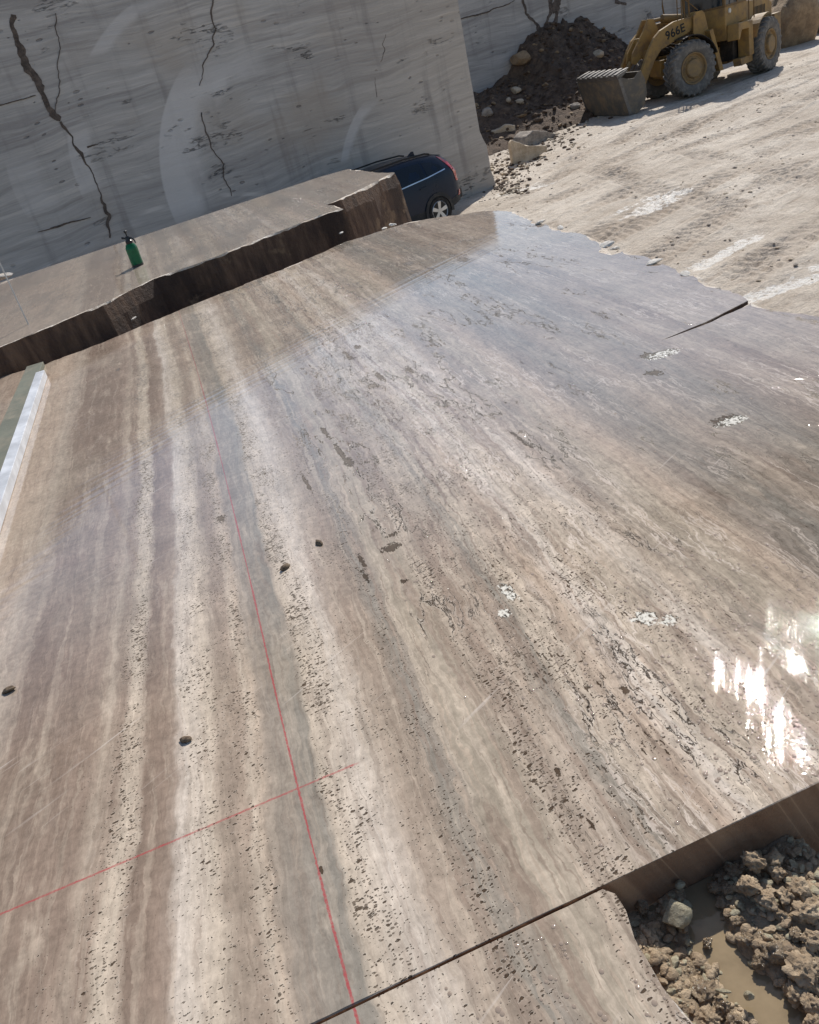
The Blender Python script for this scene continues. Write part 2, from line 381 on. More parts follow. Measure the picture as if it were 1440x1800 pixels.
    return g.fin(**kw)

# ------------------------------------------------------------------ materials
M = {}
M['trav'] = travertine('banded travertine', True)
M['trav_far'] = travertine('banded travertine far', False, .2)
def broken(name, c, dark, seed=0.0):
    g = G(name); p = g.obj(); n = g.noise(p, 14, 8, .68); n2 = g.noise(p, 3, 5, .6)
    col = g.mix(g.sm(n, .32, .68), lin(dark), lin(c)); col = g.mix(g.mul(g.sm(n2, .5, .7), .5), col, lin(dark))
    return g.fin(Base_Color=col, Roughness=.72, Normal=g.bump(g.noise(p, 55, 8, .7), .02))
M['chip'] = broken('fresh white stone chip', (240, 236, 228), (222, 212, 198))
M['broken'] = broken('broken travertine', (238, 228, 214), (196, 174, 150))
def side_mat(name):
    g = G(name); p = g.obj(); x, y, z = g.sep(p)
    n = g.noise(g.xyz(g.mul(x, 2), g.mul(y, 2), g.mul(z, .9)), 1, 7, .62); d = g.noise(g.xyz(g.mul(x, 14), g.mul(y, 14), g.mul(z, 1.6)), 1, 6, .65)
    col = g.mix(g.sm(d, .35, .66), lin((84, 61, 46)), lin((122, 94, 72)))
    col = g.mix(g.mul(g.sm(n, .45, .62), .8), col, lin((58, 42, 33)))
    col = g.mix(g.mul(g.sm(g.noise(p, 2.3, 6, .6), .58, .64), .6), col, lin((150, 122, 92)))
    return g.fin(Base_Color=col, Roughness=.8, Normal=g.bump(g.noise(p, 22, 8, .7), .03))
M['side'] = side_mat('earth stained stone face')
def cutface(name):
    g = G(name); x, y, z = g.sep(g.obj()); u = g.add(x, g.mul(z, .42))
    b = g.noise(g.xyz(g.mul(u, 9), 0, g.mul(z, .5)), 1, 6, .6); f_ = g.noise(g.xyz(g.mul(u, 60), 0, g.mul(z, 3)), 1, 5, .65)
    col = g.mix(g.sm(b, .35, .65), lin((124, 96, 76)), lin((158, 130, 106)))
    col = g.scale(col, g.lm(f_, .25, .75, .86, 1.12))
    ln = g.sm(g.m('ABSOLUTE', g.sub(g.noise(g.xyz(g.mul(u, 5), 2, 0), 1, 3, .5), .5)), .006, .001)
    col = g.mix(g.mul(ln, .5), col, lin((190, 160, 130)))
    return g.fin(Base_Color=col, Roughness=.5, Normal=g.bump(g.noise(g.obj(), 60, 6, .65), .004))
M['cut'] = cutface('sawn brown stone face')
def wallframe(c, az):
    d = Vector((-math.sin(az), -math.cos(az), 0)); nrm = Vector((math.cos(az), -math.sin(az), 0))   # along to the left / front; outward towards the viewer
    if nrm.y > 0: nrm = -nrm
    return Vector(c), d, nrm
def onwall(fr, px, py):
    c, d, nrm = fr; r = Vector(ray(px, py)); o = Vector((0, 0, CAM_H)); t = ((c-o)@nrm)/(r@nrm) if False else ((c-o).dot(nrm))/(r.dot(nrm))
    p = o+r*t-c; return p.dot(d), p.z
def wall_mat(name, ox=0.0):
    g = G(name); x, y, z = g.sep(g.obj()); X = g.add(x, ox)
    w = g.add(z, g.mul(g.sub(g.noise(g.xyz(g.mul(X, .25), 0, g.mul(z, .4)), 1, 3, .5), .5), .7))
    w = g.add(w, g.mul(x, .035))
    b1 = g.noise(g.xyz(g.mul(X, .10), 0, g.mul(w, 1.6)), 1, 7, .62); b2 = g.noise(g.xyz(g.mul(X, .5), 0, g.mul(w, 13)), 1, 6, .66)
    col = g.ramp(b1, [(.28, lin((152, 148, 145))), (.42, lin((168, 164, 160))), (.55, lin((184, 180, 175))), (.7, lin((160, 155, 151)))])
    b3 = g.noise(g.xyz(g.mul(X, 1.6), 9, g.mul(w, 46)), 1, 5, .65); b4 = g.noise(g.xyz(g.mul(X, .22), 14, g.mul(w, 5.0)), 1, 6, .6)
    col = g.scale(col, g.lm(b2, .25, .75, .74, 1.2)); col = g.scale(col, g.lm(b3, .25, .75, .86, 1.12))
    col = g.mix(g.mul(g.sm(b4, .56, .62), .5), col, lin((138, 133, 130))); col = g.mix(g.mul(g.sm(b4, .42, .36), .5), col, lin((206, 200, 192)))
    col = g.mix(g.mul(g.sm(x, 7.0, 0.0), .35), col, lin((190, 176, 158)))
    # short dark cavities lying along the bedding
    cn = g.noise(g.xyz(g.mul(X, .9), 3, g.mul(w, 6.5)), 1, 8, .68)
    cv = g.mul(g.sm(g.m('ABSOLUTE', g.sub(cn, .5)), .016, .005), g.sm(g.noise(g.xyz(g.mul(X, .45), 1, g.mul(w, 1.2)), 1, 4, .6), .58, .66))
    pt = g.vor(g.xyz(g.mul(X, 3.0), 0, g.mul(w, 9.0)), 1.0); pr = g.sep(pt.outputs['Color'])[0]
    pv = g.mul(g.sm(g.sub(pt.outputs['Distance'], g.mul(g.mul(pr, pr), .30)), -.02, -.10), g.sm(g.noise(g.xyz(g.mul(X, .6), 5, z), 1, 4, .6), .48, .6))
    hole = g.m('MAXIMUM', cv, pv)
    # damp and dust runs down the face
    run = g.noise(g.xyz(g.mul(X, 2.2), 0, g.mul(z, .22)), 1, 6, .6)
    col = g.mix(g.mul(g.sm(run, .52, .7), .45), col, lin((120, 114, 111)))
    col = g.mix(g.mul(g.sm(g.noise(g.xyz(g.mul(X, .3), 8, g.mul(z, .4)), 1, 5, .55), .5, .68), .5), col, lin((168, 155, 140)))
    # faint saw arcs
    ar = 0
    for cx_, cz_, r_, wdt in ((9.5, -6.0, 8.2, .06), (14.0, -3.0, 7.4, .05), (5.0, -4.0, 5.6, .05), (17.5, -6.5, 9.3, .05)):
        dx = g.sub(X, cx_); dz = g.sub(z, cz_); r = g.m('SQRT', g.add(g.mul(dx, dx), g.mul(dz, dz)))
        a = g.sm(g.m('ABSOLUTE', g.sub(r, r_)), wdt, wdt*.4); ar = a if ar == 0 else g.m('MAXIMUM', ar, a)
    ar = g.mul(ar, g.sm(g.noise(g.xyz(g.mul(X, .7), 2, g.mul(z, .7)), 1, 3, .5), .48, .6))
    if ox == 0.0:
        frw = wallframe((4.6, 24.8, -2.6), R(62))
        for (q1, q2, q3, wd, st_) in (((330, 108), (281, 240), (308, 388), 1.15, .75), ((245, -2), (190, 48), (158, 98), .30, .5), ((118, 228), (124, 280), (145, 345), .55, .5), ((640, 180), (611, 235), (600, 285), .30, .6), ((10, 280), (22, 330), (48, 380), .8, .3)):
            P3 = [onwall(frw, *q) for q in (q1, q2, q3)]
            (ax, az_), (bx_, bz_), (cx_, cz_) = P3
            dd = 2*(ax*(bz_-cz_)+bx_*(cz_-az_)+cx_*(az_-bz_))
            ux = ((ax*ax+az_*az_)*(bz_-cz_)+(bx_*bx_+bz_*bz_)*(cz_-az_)+(cx_*cx_+cz_*cz_)*(az_-bz_))/dd
            uz = ((ax*ax+az_*az_)*(cx_-bx_)+(bx_*bx_+bz_*bz_)*(ax-cx_)+(cx_*cx_+cz_*cz_)*(bx_-ax))/dd
            Rr = math.hypot(ax-ux, az_-uz)
            e_ = g.sub(Rr, g.m('SQRT', g.add(g.mul(g.sub(x, ux), g.sub(x, ux)), g.mul(g.sub(z, uz), g.sub(z, uz)))))
            en = g.add(e_, g.mul(g.sub(g.noise(g.xyz(g.mul(X, 1.2), 4, g.mul(z, .8)), 1, 5, .6), .5), wd*.9))
            a = g.mul(g.sm(e_, -.03, .02), g.sm(en, wd, wd*.55))
            z0_, z1_ = min(az_, cz_), max(az_, cz_); h_ = z1_-z0_
            a = g.mul(a, g.mul(g.sm(z, z1_+.05*h_, z1_-.22*h_), g.sm(z, z0_-.1*h_, z0_+.1*h_)))
            a = g.mul(a, g.sm(g.m('ABSOLUTE', g.sub(x, bx_)), 3.2, 2.6))
            col = g.mix(g.mul(a, st_), col, lin((206, 203, 200)))
    col = g.mix(g.mul(ar, .45), col, lin((222, 216, 208)))
    col = g.mix(g.mul(hole, .5), col, lin((96, 88, 83)))
    nor = g.bump(g.add(g.mul(hole, -1.0), g.add(g.mul(b2, .6), g.mul(g.noise(g.obj(), 9, 7, .65), .4))), .03)
    return g.fin(Base_Color=col, Roughness=.75, Normal=nor)
M['wall'] = wall_mat('sawn quarry face')
M['wall2'] = wall_mat('sawn quarry face rear', 31.0)
M['sawpatch'] = (lambda g: g.fin(Base_Color=g.mix(g.sm(g.noise(g.xyz(g.mul(g.sep(g.obj())[0], 2.5), 0, g.mul(g.sep(g.obj())[2], .6)), 1, 7, .65), .35, .65), lin((172, 168, 166)), lin((208, 205, 203))), Roughness=.75))(G('pale sawn stone'))
def clay(name, a, b, sc=6.0, bump=.05, rough=.85):
    g = G(name); p = g.obj(); n = g.noise(p, sc, 9, .7); n2 = g.noise(p, sc*.3, 5, .6)
    col = g.mix(g.sm(n, .34, .66), lin(a), lin(b)); col = g.mix(g.mul(g.sm(n2, .5, .66), .4), col, lin(a))
    return g.fin(Base_Color=col, Roughness=rough, Normal=g.bump(g.noise(p, sc*4, 9, .72), bump))
M['clay'] = clay('dark fissure clay', (78, 69, 63), (118, 105, 95))
M['heap'] = clay('dark spoil earth', (84, 66, 52), (128, 106, 86), 3.4, .14)
M['stone'] = clay('pale quarry stone', (170, 152, 128), (208, 192, 168), 3.5, .03, .75)
M['stone2'] = clay('weathered grey stone', (138, 128, 118), (186, 174, 160), 4, .05, .8)
M['stone3'] = clay('rusty brown stone', (132, 110, 86), (174, 148, 116), 2.5, .06, .8)
def floor_mat():
    g = G('dusty quarry floor'); p = g.geo(); x, y, z = g.sep(p)
    wet = g.n('ShaderNodeAttribute', attribute_name='pale_patch').outputs['Fac']  # mask of the pale, glossier patches on the floor
    rut = g.n('ShaderNodeAttribute', attribute_name='rut').outputs['Fac']
    n = g.noise(p, .45, 9, .6); n2 = g.noise(p, 3.2, 8, .68); n3 = g.noise(p, 22, 6, .7)
    st = g.noise(g.xyz(g.add(g.mul(x, .55), g.mul(y, .4)), g.add(g.mul(x, -2.6), g.mul(y, 3.4)), 0), 1, 7, .64)
    col = g.mix(g.sm(n, .35, .65), lin((190, 176, 159)), lin((214, 202, 186)))
    col = g.mix(g.mul(g.sm(n2, .5, .72), .6), col, lin((160, 142, 123)))
    col = g.mix(g.mul(g.sm(st, .5, .7), .6), col, lin((220, 208, 192)))
    col = g.mix(g.mul(g.sm(st, .45, .3), .55), col, lin((152, 134, 116)))
    col = g.mix(g.mul(rut, .35), col, lin((156, 134, 112)))
    col = g.scale(col, g.lm(n3, .25, .75, .74, 1.2)); col = g.mix(g.mul(g.sm(g.noise(g.xyz(g.mul(x, 5), g.mul(y, 9), 0), 1, 6, .7), .58, .68), .5), col, lin((140, 124, 106)))
    wn = g.sm(g.add(g.add(g.mul(g.sub(g.noise(p, 7, 9, .75), .5), 2.6), g.mul(g.sub(st, .5), 2.4)), g.mul(g.mul(wet, wet), 1.1)), .62, .9); wn = g.mul(wn, g.sm(g.noise(p, 17, 6, .75), .36, .52))
    col = g.mix(wn, col, lin((224, 217, 206)))
    nor = g.bump(g.add(g.noise(p, 9, 9, .68), g.mul(g.noise(p, 34, 5, .6), .5)), .045)
    nor = g.bump(st, .07, 1.0, nor)
    return g.fin(Base_Color=col, Roughness=g.lm(wn, 0, 1, .85, .32), Normal=nor, Specular_IOR_Level=g.lm(wn, 0, 1, .3, .6))
M['floor'] = floor_mat()
def mud_mat(name, wetness=.6):
    g = G(name); p = g.obj(); n = g.noise(p, 7, 9, .65); n2 = g.noise(p, 38, 7, .7)
    col = g.mix(g.sm(n, .35, .65), lin((150, 128, 102)), lin((198, 176, 146)))
    col = g.mix(g.mul(g.sm(n2, .5, .7), .6), col, lin((202, 182, 152)))
    wet = g.sm(g.noise(p, 5, 5, .6), .62-wetness*.25, .72-wetness*.25)
    nor = g.bump(g.add(n2, g.mul(g.noise(p, 120, 5, .6), .5)), .012)
    return g.fin(Base_Color=g.scale(col, g.lm(wet, 0, 1, 1.0, .72)), Roughness=g.lm(wet, 0, 1, .75, .14), Normal=nor)
M['mud'] = mud_mat('wet brown mud', .7); M['clod'] = mud_mat('crumbly mud', .15)

# ------------------------------------------------------------------ stone blocks
def resample(pts, step):
    out = []
    n = len(pts)
    for i in range(n):
        a, b = pts[i], pts[(i+1) % n]
        L = math.hypot(b[0]-a[0], b[1]-a[1]); k = max(1, int(L/step))
        for j in range(k):
            t = j/k
            out.append([a[0]+(b[0]-a[0])*t, a[1]+(b[1]-a[1])*t, a[2], a[3], (b[1]-a[1])/max(L, 1e-6), -(b[0]-a[0])/max(L, 1e-6)])
    return out                                         # outward normal for a counter-clockwise outline is (dy, -dx)
def block(name, pts, ztop, zbot, mats, seed=1, step=.035, batter=0.0):
    """pts counter-clockwise in (u, s): (u, s, chip, jitter) where chip and jitter describe the edge that starts there"""
    P = resample(pts, step); n = len(P); rg = np.random.default_rng(seed)
    t = np.arange(n)*step
    big = fbm(t*2.2, t*0+3.1, seed, 5, .6); chipn = np.clip(.45+1.6*fbm(t*5, t*0+9, seed+5, 4, .6), .08, 2.2); depn = np.clip(.5+1.6*fbm(t*6, t*0+1, seed+9, 4, .6), .1, 2.0)
    top = []; rim = []; low = []
    nx = np.array([p[4] for p in P]); ny = np.array([p[5] for p in P])
    nxs = (nx+np.roll(nx, 1)); nys = (ny+np.roll(ny, 1)); l = np.hypot(nxs, nys); l[l < .05] = 1; nxs /= l; nys /= l
    for i, p in enumerate(P):
        o = big[i]*p[3]
        bx, by = p[0]+nxs[i]*o, p[1]+nys[i]*o
        c = p[2]*chipn[i]
        top.append((bx-nxs[i]*c, by-nys[i]*c, ztop)); rim.append((bx, by, ztop-p[2]*depn[i]*.8-.001))
        low.append((bx+nxs[i]*batter, by+nys[i]*batter, zbot))
    bm = bmesh.new()
    T = [bm.verts.new(v) for v in top]; Rm = [bm.verts.new(v) for v in rim]
    levels = [Rm]
    K = 7
    for k in range(1, K+1):
        q = k/K; row = []
        for i in range(n):
            a, b = rim[i], low[i]; wob = 0 if k == 0 else (P[i][3]*1.1+.004)*float(fbm(np.array(t[i]*1.7), np.array(k*1.3), seed+21, 4))
            row.append(bm.verts.new((a[0]+(b[0]-a[0])*q+nxs[i]*wob, a[1]+(b[1]-a[1])*q+nys[i]*wob, a[2]+(b[2]-a[2])*q**1.6)))
        levels.append(row)
    f = bm.faces.new(T); f.material_index = 0
    for i in range(n):
        j = (i+1) % n
        q = bm.faces.new((T[j], T[i], Rm[i], Rm[j])); q.material_index = 1 if P[i][2] > .006 else 0
        for a, b in zip(levels[:-1], levels[1:]):
            q = bm.faces.new((a[j], a[i], b[i], b[j])); q.material_index = 2 if P[i][2] > .003 else 3
    bmesh.ops.recalc_face_normals(bm, faces=bm.faces)
    bmesh.ops.triangulate(bm, faces=[f], ngon_method='EAR_CLIP')
    me = bpy.data.meshes.new(name); bm.to_mesh(me); bm.free()
    o = link(name, me, mats); o.rotation_euler = (0, 0, STONE_ROT)
    return o
# the big wet block in front: clockwise list of traced corners, reversed to counter-clockwise below
edge = [us(*q) for q in [(870, 368), (905, 372), (940, 389), (985, 402), (1010, 407), (1040, 418), (1066, 428), (1078, 446), (1096, 440), (1130, 452), (1150, 462), (1176, 465), (1210, 482), (1225, 483), (1246, 497), (1300, 516), (1312, 523)]]
notch = [us(*q) for q in [(1316, 528)]] + [us(1240, 566), us(1163, 598), us(1238, 570), us(1320, 531)]
edge2 = [us(*q) for q in [(1330, 535), (1375, 545), (1440, 557), (1500, 568)]]
pts = [(-2.3, .945, .002, .0), (.9, .945, .0022, .0), (2.8, .945, .004, .002)]
pts += [(2.75, 2.0, .03, .03)] + [(a, b, .03, .02) for a, b in edge2[::-1]]
pts += [(a, b, c_, j_) for (a, b), c_, j_ in zip(notch[::-1], (.012, .004, .002, .006, .02), (.016, .006, .002, .008, .03))]
pts += [(a, b, .035, .03) for a, b in edge[::-1]]
far = [us(*q) for q in [(860, 368), (720, 390), (620, 420), (560, 447), (450, 492), (313, 546), (190, 597), (80, 640), (0, 664)]]
pts += [(a, b, .045, .035) for a, b in far] + [(-2.3, far[-1][1]-.5, .02, .02)]
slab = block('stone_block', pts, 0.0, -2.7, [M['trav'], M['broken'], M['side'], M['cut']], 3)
tag(slab, 'big wet banded travertine block filling the foreground, red chalk lines crossing on its top', 'stone block')
# the smaller piece cut off along the narrow saw slot, nearest the viewer
nbr = [us(*q) for q in [(1062, 1567), (1082, 1571), (1100, 1600), (1115, 1650), (1140, 1690), (1165, 1735), (1220, 1800)]]
nb = [(-2.3, -1.2, .004, .0), (.47, -1.2, .012, .012), (.44, .2, .014, .014)] + [(a, b, .008, .005) for a, b in nbr[::-1]][:-1] + [(nbr[0][0], .9385, .002, .0), (-2.3, .9385, .002, 0)]
nbk = block('stone_block', nb, 0.0, -2.7, [M['trav'], M['broken'], M['cut'], M['cut']], 8, .02)
tag(nbk, 'travertine piece with ragged right edge, below the thin dark saw slot', 'stone block')
# the block behind the trench
ZF = .2
fb = [us(px, py, ZF) for px, py in [(0, 610), (90, 573), (180, 535), (270, 490), (370, 455), (470, 415), (560, 380), (604, 366)]]
pf = [(-3.2, fb[0][1]-.9, .02, .02)] + [(a, b, .016, .014) for a, b in fb]
pf += [us(588, 361, ZF)+(.02, .015), us(574, 360, ZF)+(.015, .015), us(600, 350, ZF)+(.03, .02), us(640, 330, ZF)+(.03, .02), us(694, 303, ZF)+(.03, .03)]
pf += [us(664, 303, ZF)+(.03, .03), us(637, 299, ZF)+(.03, .03), us(612, 297, ZF)+(.02, .02), us(562, 311, ZF)+(.012, .006), us(0, 497, ZF)+(.012, .006), (-3.2, us(0, 497, ZF)[1]-.5, .02, .02)]
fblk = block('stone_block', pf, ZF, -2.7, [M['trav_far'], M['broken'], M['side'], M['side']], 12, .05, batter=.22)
tag(fblk, 'travertine block behind the dark trench with a green bottle standing on it', 'stone block')

def rock_mesh(seed, size, planes=14, rough=.05, sub=4, sq=1.0):
    """angular lump: a sphere cut by random planes, then roughened; size = (x, y, z) half extents"""
    rg = np.random.default_rng(seed)
    bm = bmesh.new(); bmesh.ops.create_icosphere(bm, subdivisions=sub, radius=1.0)
    N = rg.normal(size=(planes, 3)); N /= np.linalg.norm(N, axis=1)[:, None]; D = rg.uniform(.62, .95, planes)
    off = Vector(rg.uniform(-50, 50, 3))
    for v in bm.verts:
        d = np.array(v.co); q = N@d; r = 1.0
        m_ = q > .05
        if m_.any(): r = min(1.0, float((D[m_]/q[m_]).min()))
        n = mnoise.fractal(Vector(d*2.3)+off, .9, 2.1, 5)
        n2 = mnoise.noise(Vector(d*9)+off)
        r *= 1+rough*n+rough*.35*n2
        v.co = Vector((d[0]*r*size[0], d[1]*r*size[1], d[2]*r*size[2]))
    me = bpy.data.meshes.new('rock'); bm.to_mesh(me); bm.free(); return me
# ------------------------------------------------------------------ quarry floor, one sheet to the horizon
def cap(x, y, p, q, w):
    d = np.array(q)-np.array(p); L2 = d@d
    t = np.clip(((x-p[0])*d[0]+(y-p[1])*d[1])/L2, 0, 1)
    return np.hypot(x-p[0]-t*d[0], y-p[1]-t*d[1])/w
CTRL = [(4.6, 24.8, -2.6), (2.6, 21.1, -2.45), (13.1, 31.9, -2.234), (11, 29, -2.26), (16, 34, -2.2), (6.5, 14, -2.4), (9, 20, -2.4), (20, 30, -2.3), (0, 15, -2.55), (6.2, 28, -2.42), (25, 42, -2.2), (-8, 14, -2.5), (8, 36, -2.4)]
def floor_z(x, y):
    x = np.asarray(x, float); y = np.asarray(y, float)
    ws = 0; zs = 0
    for a, b, c in CTRL:
        w_ = 1.0/(((x-a)**2+(y-b)**2)+2.0)**1.5; ws = ws+w_; zs = zs+w_*c
    k = 1/60.0**3
    return (zs+k*-2.4)/(ws+k)
TRACKS = [((4.5, 12), (17, 20.5), .30), ((5.5, 10.2), (18, 17), .28), ((3.5, 15.5), (16, 24.5), .30), ((5, 19.5), (20, 25.5), .26), ((8, 13), (8.6, 26), .32), ((5.2, 21), (11, 27), .30), ((9, 12), (20, 29), .30), ((6.5, 24), (24, 33), .28), ((4.2, 13.8), (9.2, 18.5), .3)]
def floor_full(x, y):
    z = floor_z(x, y)
    act = sst(60, 45, np.hypot(x-8, y-22))
    z = z + act*(.05*fbm(x*.35, y*.35, 2, 5) + .022*fbm(x*2.4, y*2.4, 5, 5, .6))
    rut = np.zeros_like(z)
    for i, (p, q, w_) in enumerate(TRACKS):
        p = np.array(p); q = np.array(q); d = (q-p)/np.hypot(*(q-p)); nn = np.array([-d[1], d[0]])
        al = (x-p[0])*d[0]+(y-p[1])*d[1]; ac = (x-p[0])*nn[0]+(y-p[1])*nn[1]
        ac = ac+.5*fbm(al*.13, al*0+i*3.3, 30+i, 3)+.09*fbm(al*.8, ac*.8, 40+i, 3)
        Lg = np.hypot(*(q-p)); win = sst(-.3, .8, al)*sst(Lg+.3, Lg-.8, al)
        for sgn in (-1, 1):
            a2 = np.abs(ac-sgn*1.02); e_ = sst(.42, .24, a2)*win*sst(-.25, .1, fbm(al*.45, ac*.45+i, 50+i, 3))
            tread = np.sin(2*math.pi*(al/.26+.9*a2/.4)+1.6*fbm(x*1.3, y*1.3, 60+i, 3))
            z = z+act*(e_*(.018*tread-.016)+.018*np.exp(-((a2-.42)/.09)**2)*win); rut = np.maximum(rut, e_*.8)
    for i in range(5):                                 # long ruts the loader drives in
        ox, oy = 8.0+i*.75, 27.0-i*.9
        ac = (x-ox)*-.52+(y-oy)*.854+.3*fbm(x*.2, y*.2, 70+i, 3); al = (x-ox)*.854+(y-oy)*.52
        e_ = sst(.22, .05, np.abs(ac))*sst(2.0, 5.0, al)*sst(34, 26, al)
        z = z-act*.05*e_; rut = np.maximum(rut, e_*.6)
    return z, rut
def axis(lo, hi, st, far_):
    a = np.arange(lo, hi, st); g = st*1.5; out = [hi]
    while out[-1] < far_: out.append(out[-1]+g); g *= 1.45
    g = st*1.5; left = [lo-g]
    while left[-1] > -far_: g *= 1.45; left.append(left[-1]-g)
    return np.concatenate([np.array(left[::-1]), a, np.array(out)])
gx = np.unique(np.concatenate([axis(-3, 26, .12, 2500), np.arange(3.6, 19, .042)])); gy = np.unique(np.concatenate([axis(7.5, 43, .12, 2500), np.arange(8.6, 31, .05)]))
X, Y = np.meshgrid(gx, gy)
Z, RUT = floor_full(X, Y)
zz = lambda px, py, z=-2.42: at(px, py, z)[:2]
PALE_STREAKS = [((1128, 372), (1172, 342), .55), ((1222, 472), (1335, 412), .22), ((1318, 524), (1450, 482), .20), ((895, 330), (945, 320), .5), ((1440, 470), (1500, 455), .25), ((1035, 205), (1012, 222), .3), ((900, 470), (960, 440), .3)]
pale_mask = np.zeros_like(X)
for a, b, w_ in PALE_STREAKS:
    pale_mask = np.maximum(pale_mask, sst(2.1, .1, cap(X, Y, zz(*a), zz(*b), w_)+.5*fbm(X*2.2, Y*2.2, 90, 4)))
Z = Z-.03*pale_mask
fl = grid_mesh('ground', X, Y, Z, M['floor'], attr={'pale_patch': pale_mask, 'rut': RUT}); tag(fl, 'pale dusty quarry floor with tyre tracks', 'ground', kind='structure')
gm = MB(); gk = [rock_mesh(900+i, (1, .8, .6), 9, .1, 1) for i in range(5)]
gk = [([tuple(v.co) for v in m_.vertices], [tuple(p.vertices) for p in m_.polygons]) for m_ in gk]
GX = rng.uniform(3.5, 20, 5200); GY = rng.uniform(9, 33, 5200); GZ = floor_full(GX, GY)[0]
for i in range(5200):
    if fbm(GX[i]*.5, GY[i]*.5, 321, 3) < -.08: continue
    s_ = .007+.045*rng.random()**5; vs, fs = gk[i % 5]
    gm.add(vs, fs, 0 if rng.random() < .6 else 1, Matrix.Translation((GX[i], GY[i], GZ[i]+s_*.2)) @ Matrix.Rotation(rng.uniform(0, 6.3), 4, 'Z') @ Matrix.Diagonal((s_*1.3, s_, s_*.8, 1)))
o = gm.build('loose_gravel', [M['stone'], M['stone2']]); tag(o, 'loose gravel strewn over the dusty quarry floor', 'gravel', kind='stuff')
def gz(x, y): return float(floor_full(np.array([float(x)]), np.array([float(y)]))[0][0])

# ------------------------------------------------------------------ quarry walls
def wall(name, c, az, length, tops, thick, mats, seed, x0=0.0, edge=True):
    c, d, nrm = wallframe(c, az)
    nx_, nz_ = int(length/.25), 34
    bm = bmesh.new(); V = {}
    xs = [x0+length*i/nx_ for i in range(nx_+1)]
    for i, x in enumerate(xs):
        T = float(np.interp(x, [t[0] for t in tops], [t[1] for t in tops])) - c.z + .12*float(fbm(np.array(x*1.4), np.array(0.3), seed, 4))
        for k in range(nz_+1):
            z = -.5+(T+.5)*k/nz_
            j = .02*float(fbm(np.array(x*.8), np.array(z*.8), seed+3, 4))
            ex = 0
            if i == 0 and edge: ex = -.05*max(0, float(fbm(np.array(z*1.5), np.array(.7), seed+7, 4)))*2 - (.16*float(sst(1.55, 1.2, z)) + .1*float(sst(.5, .2, z)))
            V[i, k] = bm.verts.new((x+ex, -j, z))
    for i in range(nx_):
        for k in range(nz_): bm.faces.new((V[i, k], V[i+1, k], V[i+1, k+1], V[i, k+1]))
    ring = [V[i, 0] for i in range(nx_+1)] + [V[nx_, k] for k in range(1, nz_+1)] + [V[i, nz_] for i in range(nx_-1, -1, -1)] + [V[0, k] for k in range(nz_-1, 0, -1)]
    back = [bm.verts.new((v.co.x+.0, v.co.y+thick, v.co.z)) for v in ring]
    for i in range(len(ring)):
        j = (i+1) % len(ring); bm.faces.new((ring[j], ring[i], back[i], back[j]))
    bm.faces.new(back)
    bmesh.ops.recalc_face_normals(bm, faces=bm.faces)
    me = bpy.data.meshes.new(name); bm.to_mesh(me); bm.free()
    o = link(name, me, mats)
    # local x -> d, local y -> away from the viewer, z up
    o.matrix_world = Matrix(((d.x, -nrm.x, 0, c.x), (d.y, -nrm.y, 0, c.y), (0, 0, 1, c.z), (0, 0, 0, 1)))
    return o, (c, d, nrm)
def ribbon(name, fr, wallobj, pix, widths, mat, seed, proud=.012, jag=.62):
    """a jagged strip of clay or sawn stone standing a hair proud of the face"""
    P = [onwall(fr, *q) for q in pix]; L = [0]
    for a, b in zip(P[:-1], P[1:]): L.append(L[-1]+math.hypot(b[0]-a[0], b[1]-a[1]))
    n = max(6, int(L[-1]/.05)); t = np.linspace(0, L[-1], n)
    x = np.interp(t, L, [p[0] for p in P]); z = np.interp(t, L, [p[1] for p in P]); w_ = np.interp(t, L, widths)*(.5 if max(widths) > .22 else .36)
    x = x+jag*.25*fbm(t*1.6, t*0, seed, 5, .65); z = z+jag*.1*fbm(t*1.6, t*0+5, seed+1, 5)
    tx = np.gradient(x); tz = np.gradient(z); l = np.hypot(tx, tz); nx_, nz_ = -tz/l, tx/l
    a = w_*(.5+.55*jag*fbm(t*7, t*0+2, seed+2, 4, .7)); b = w_*(.5+.55*jag*fbm(t*7, t*0+8, seed+3, 4, .7))
    bm = MB(); vs = []
    for i in range(n):
        for sgn, ww in ((1, max(.004, a[i])), (-1, max(.004, b[i]))):
            for y in (-proud, .03): vs.append((x[i]+sgn*nx_[i]*ww, y, z[i]+sgn*nz_[i]*ww))
    fs = []
    for i in range(n-1):
        q = i*4; r_ = q+4
        fs += [(q, q+2, r_+2, r_), (q+1, q, r_, r_+1), (q+2, q+3, r_+3, r_+2)]
    bm.add(vs, fs); return bm.build(name, mat, wallobj)
def patch(name, fr, wallobj, pix, mat, proud=.008):
    P = [onwall(fr, *q) for q in pix]; bm = MB(); n = len(P)
    vs = [(x, -proud, z) for x, z in P]+[(x, .03, z) for x, z in P]
    bm.add(vs, [tuple(range(n))]+[(i, (i+1) % n, (i+1) % n+n, i+n) for i in range(n)]); return bm.build(name, mat, wallobj)
w1, fr1 = wall('quarry_wall', (4.6, 24.8, -2.6), R(62), 27, [(0, 4.07), (3.8, 4.26), (5.8, 4.6), (8.6, 4.97), (10.1, 5.08), (12.8, 5.72), (16.5, 7.6), (27, 8.5)], 3.0, M['wall'], 5)
tag(w1, 'tall sawn grey stone wall in shade behind the dark blue car, long brown fissure at its left', 'quarry wall')
ribbon('fissure', fr1, w1, [(20, 28), (32, 75), (52, 125), (70, 160), (85, 190), (108, 212)], [.16, .26, .34, .30, .2, .26], M['clay'], 3)
ribbon('fissure', fr1, w1, [(108, 212), (130, 245), (146, 268), (155, 300), (170, 340), (188, 375), (200, 415)], [.20, .08, .16, .07, .06, .2, .08], M['clay'], 9)
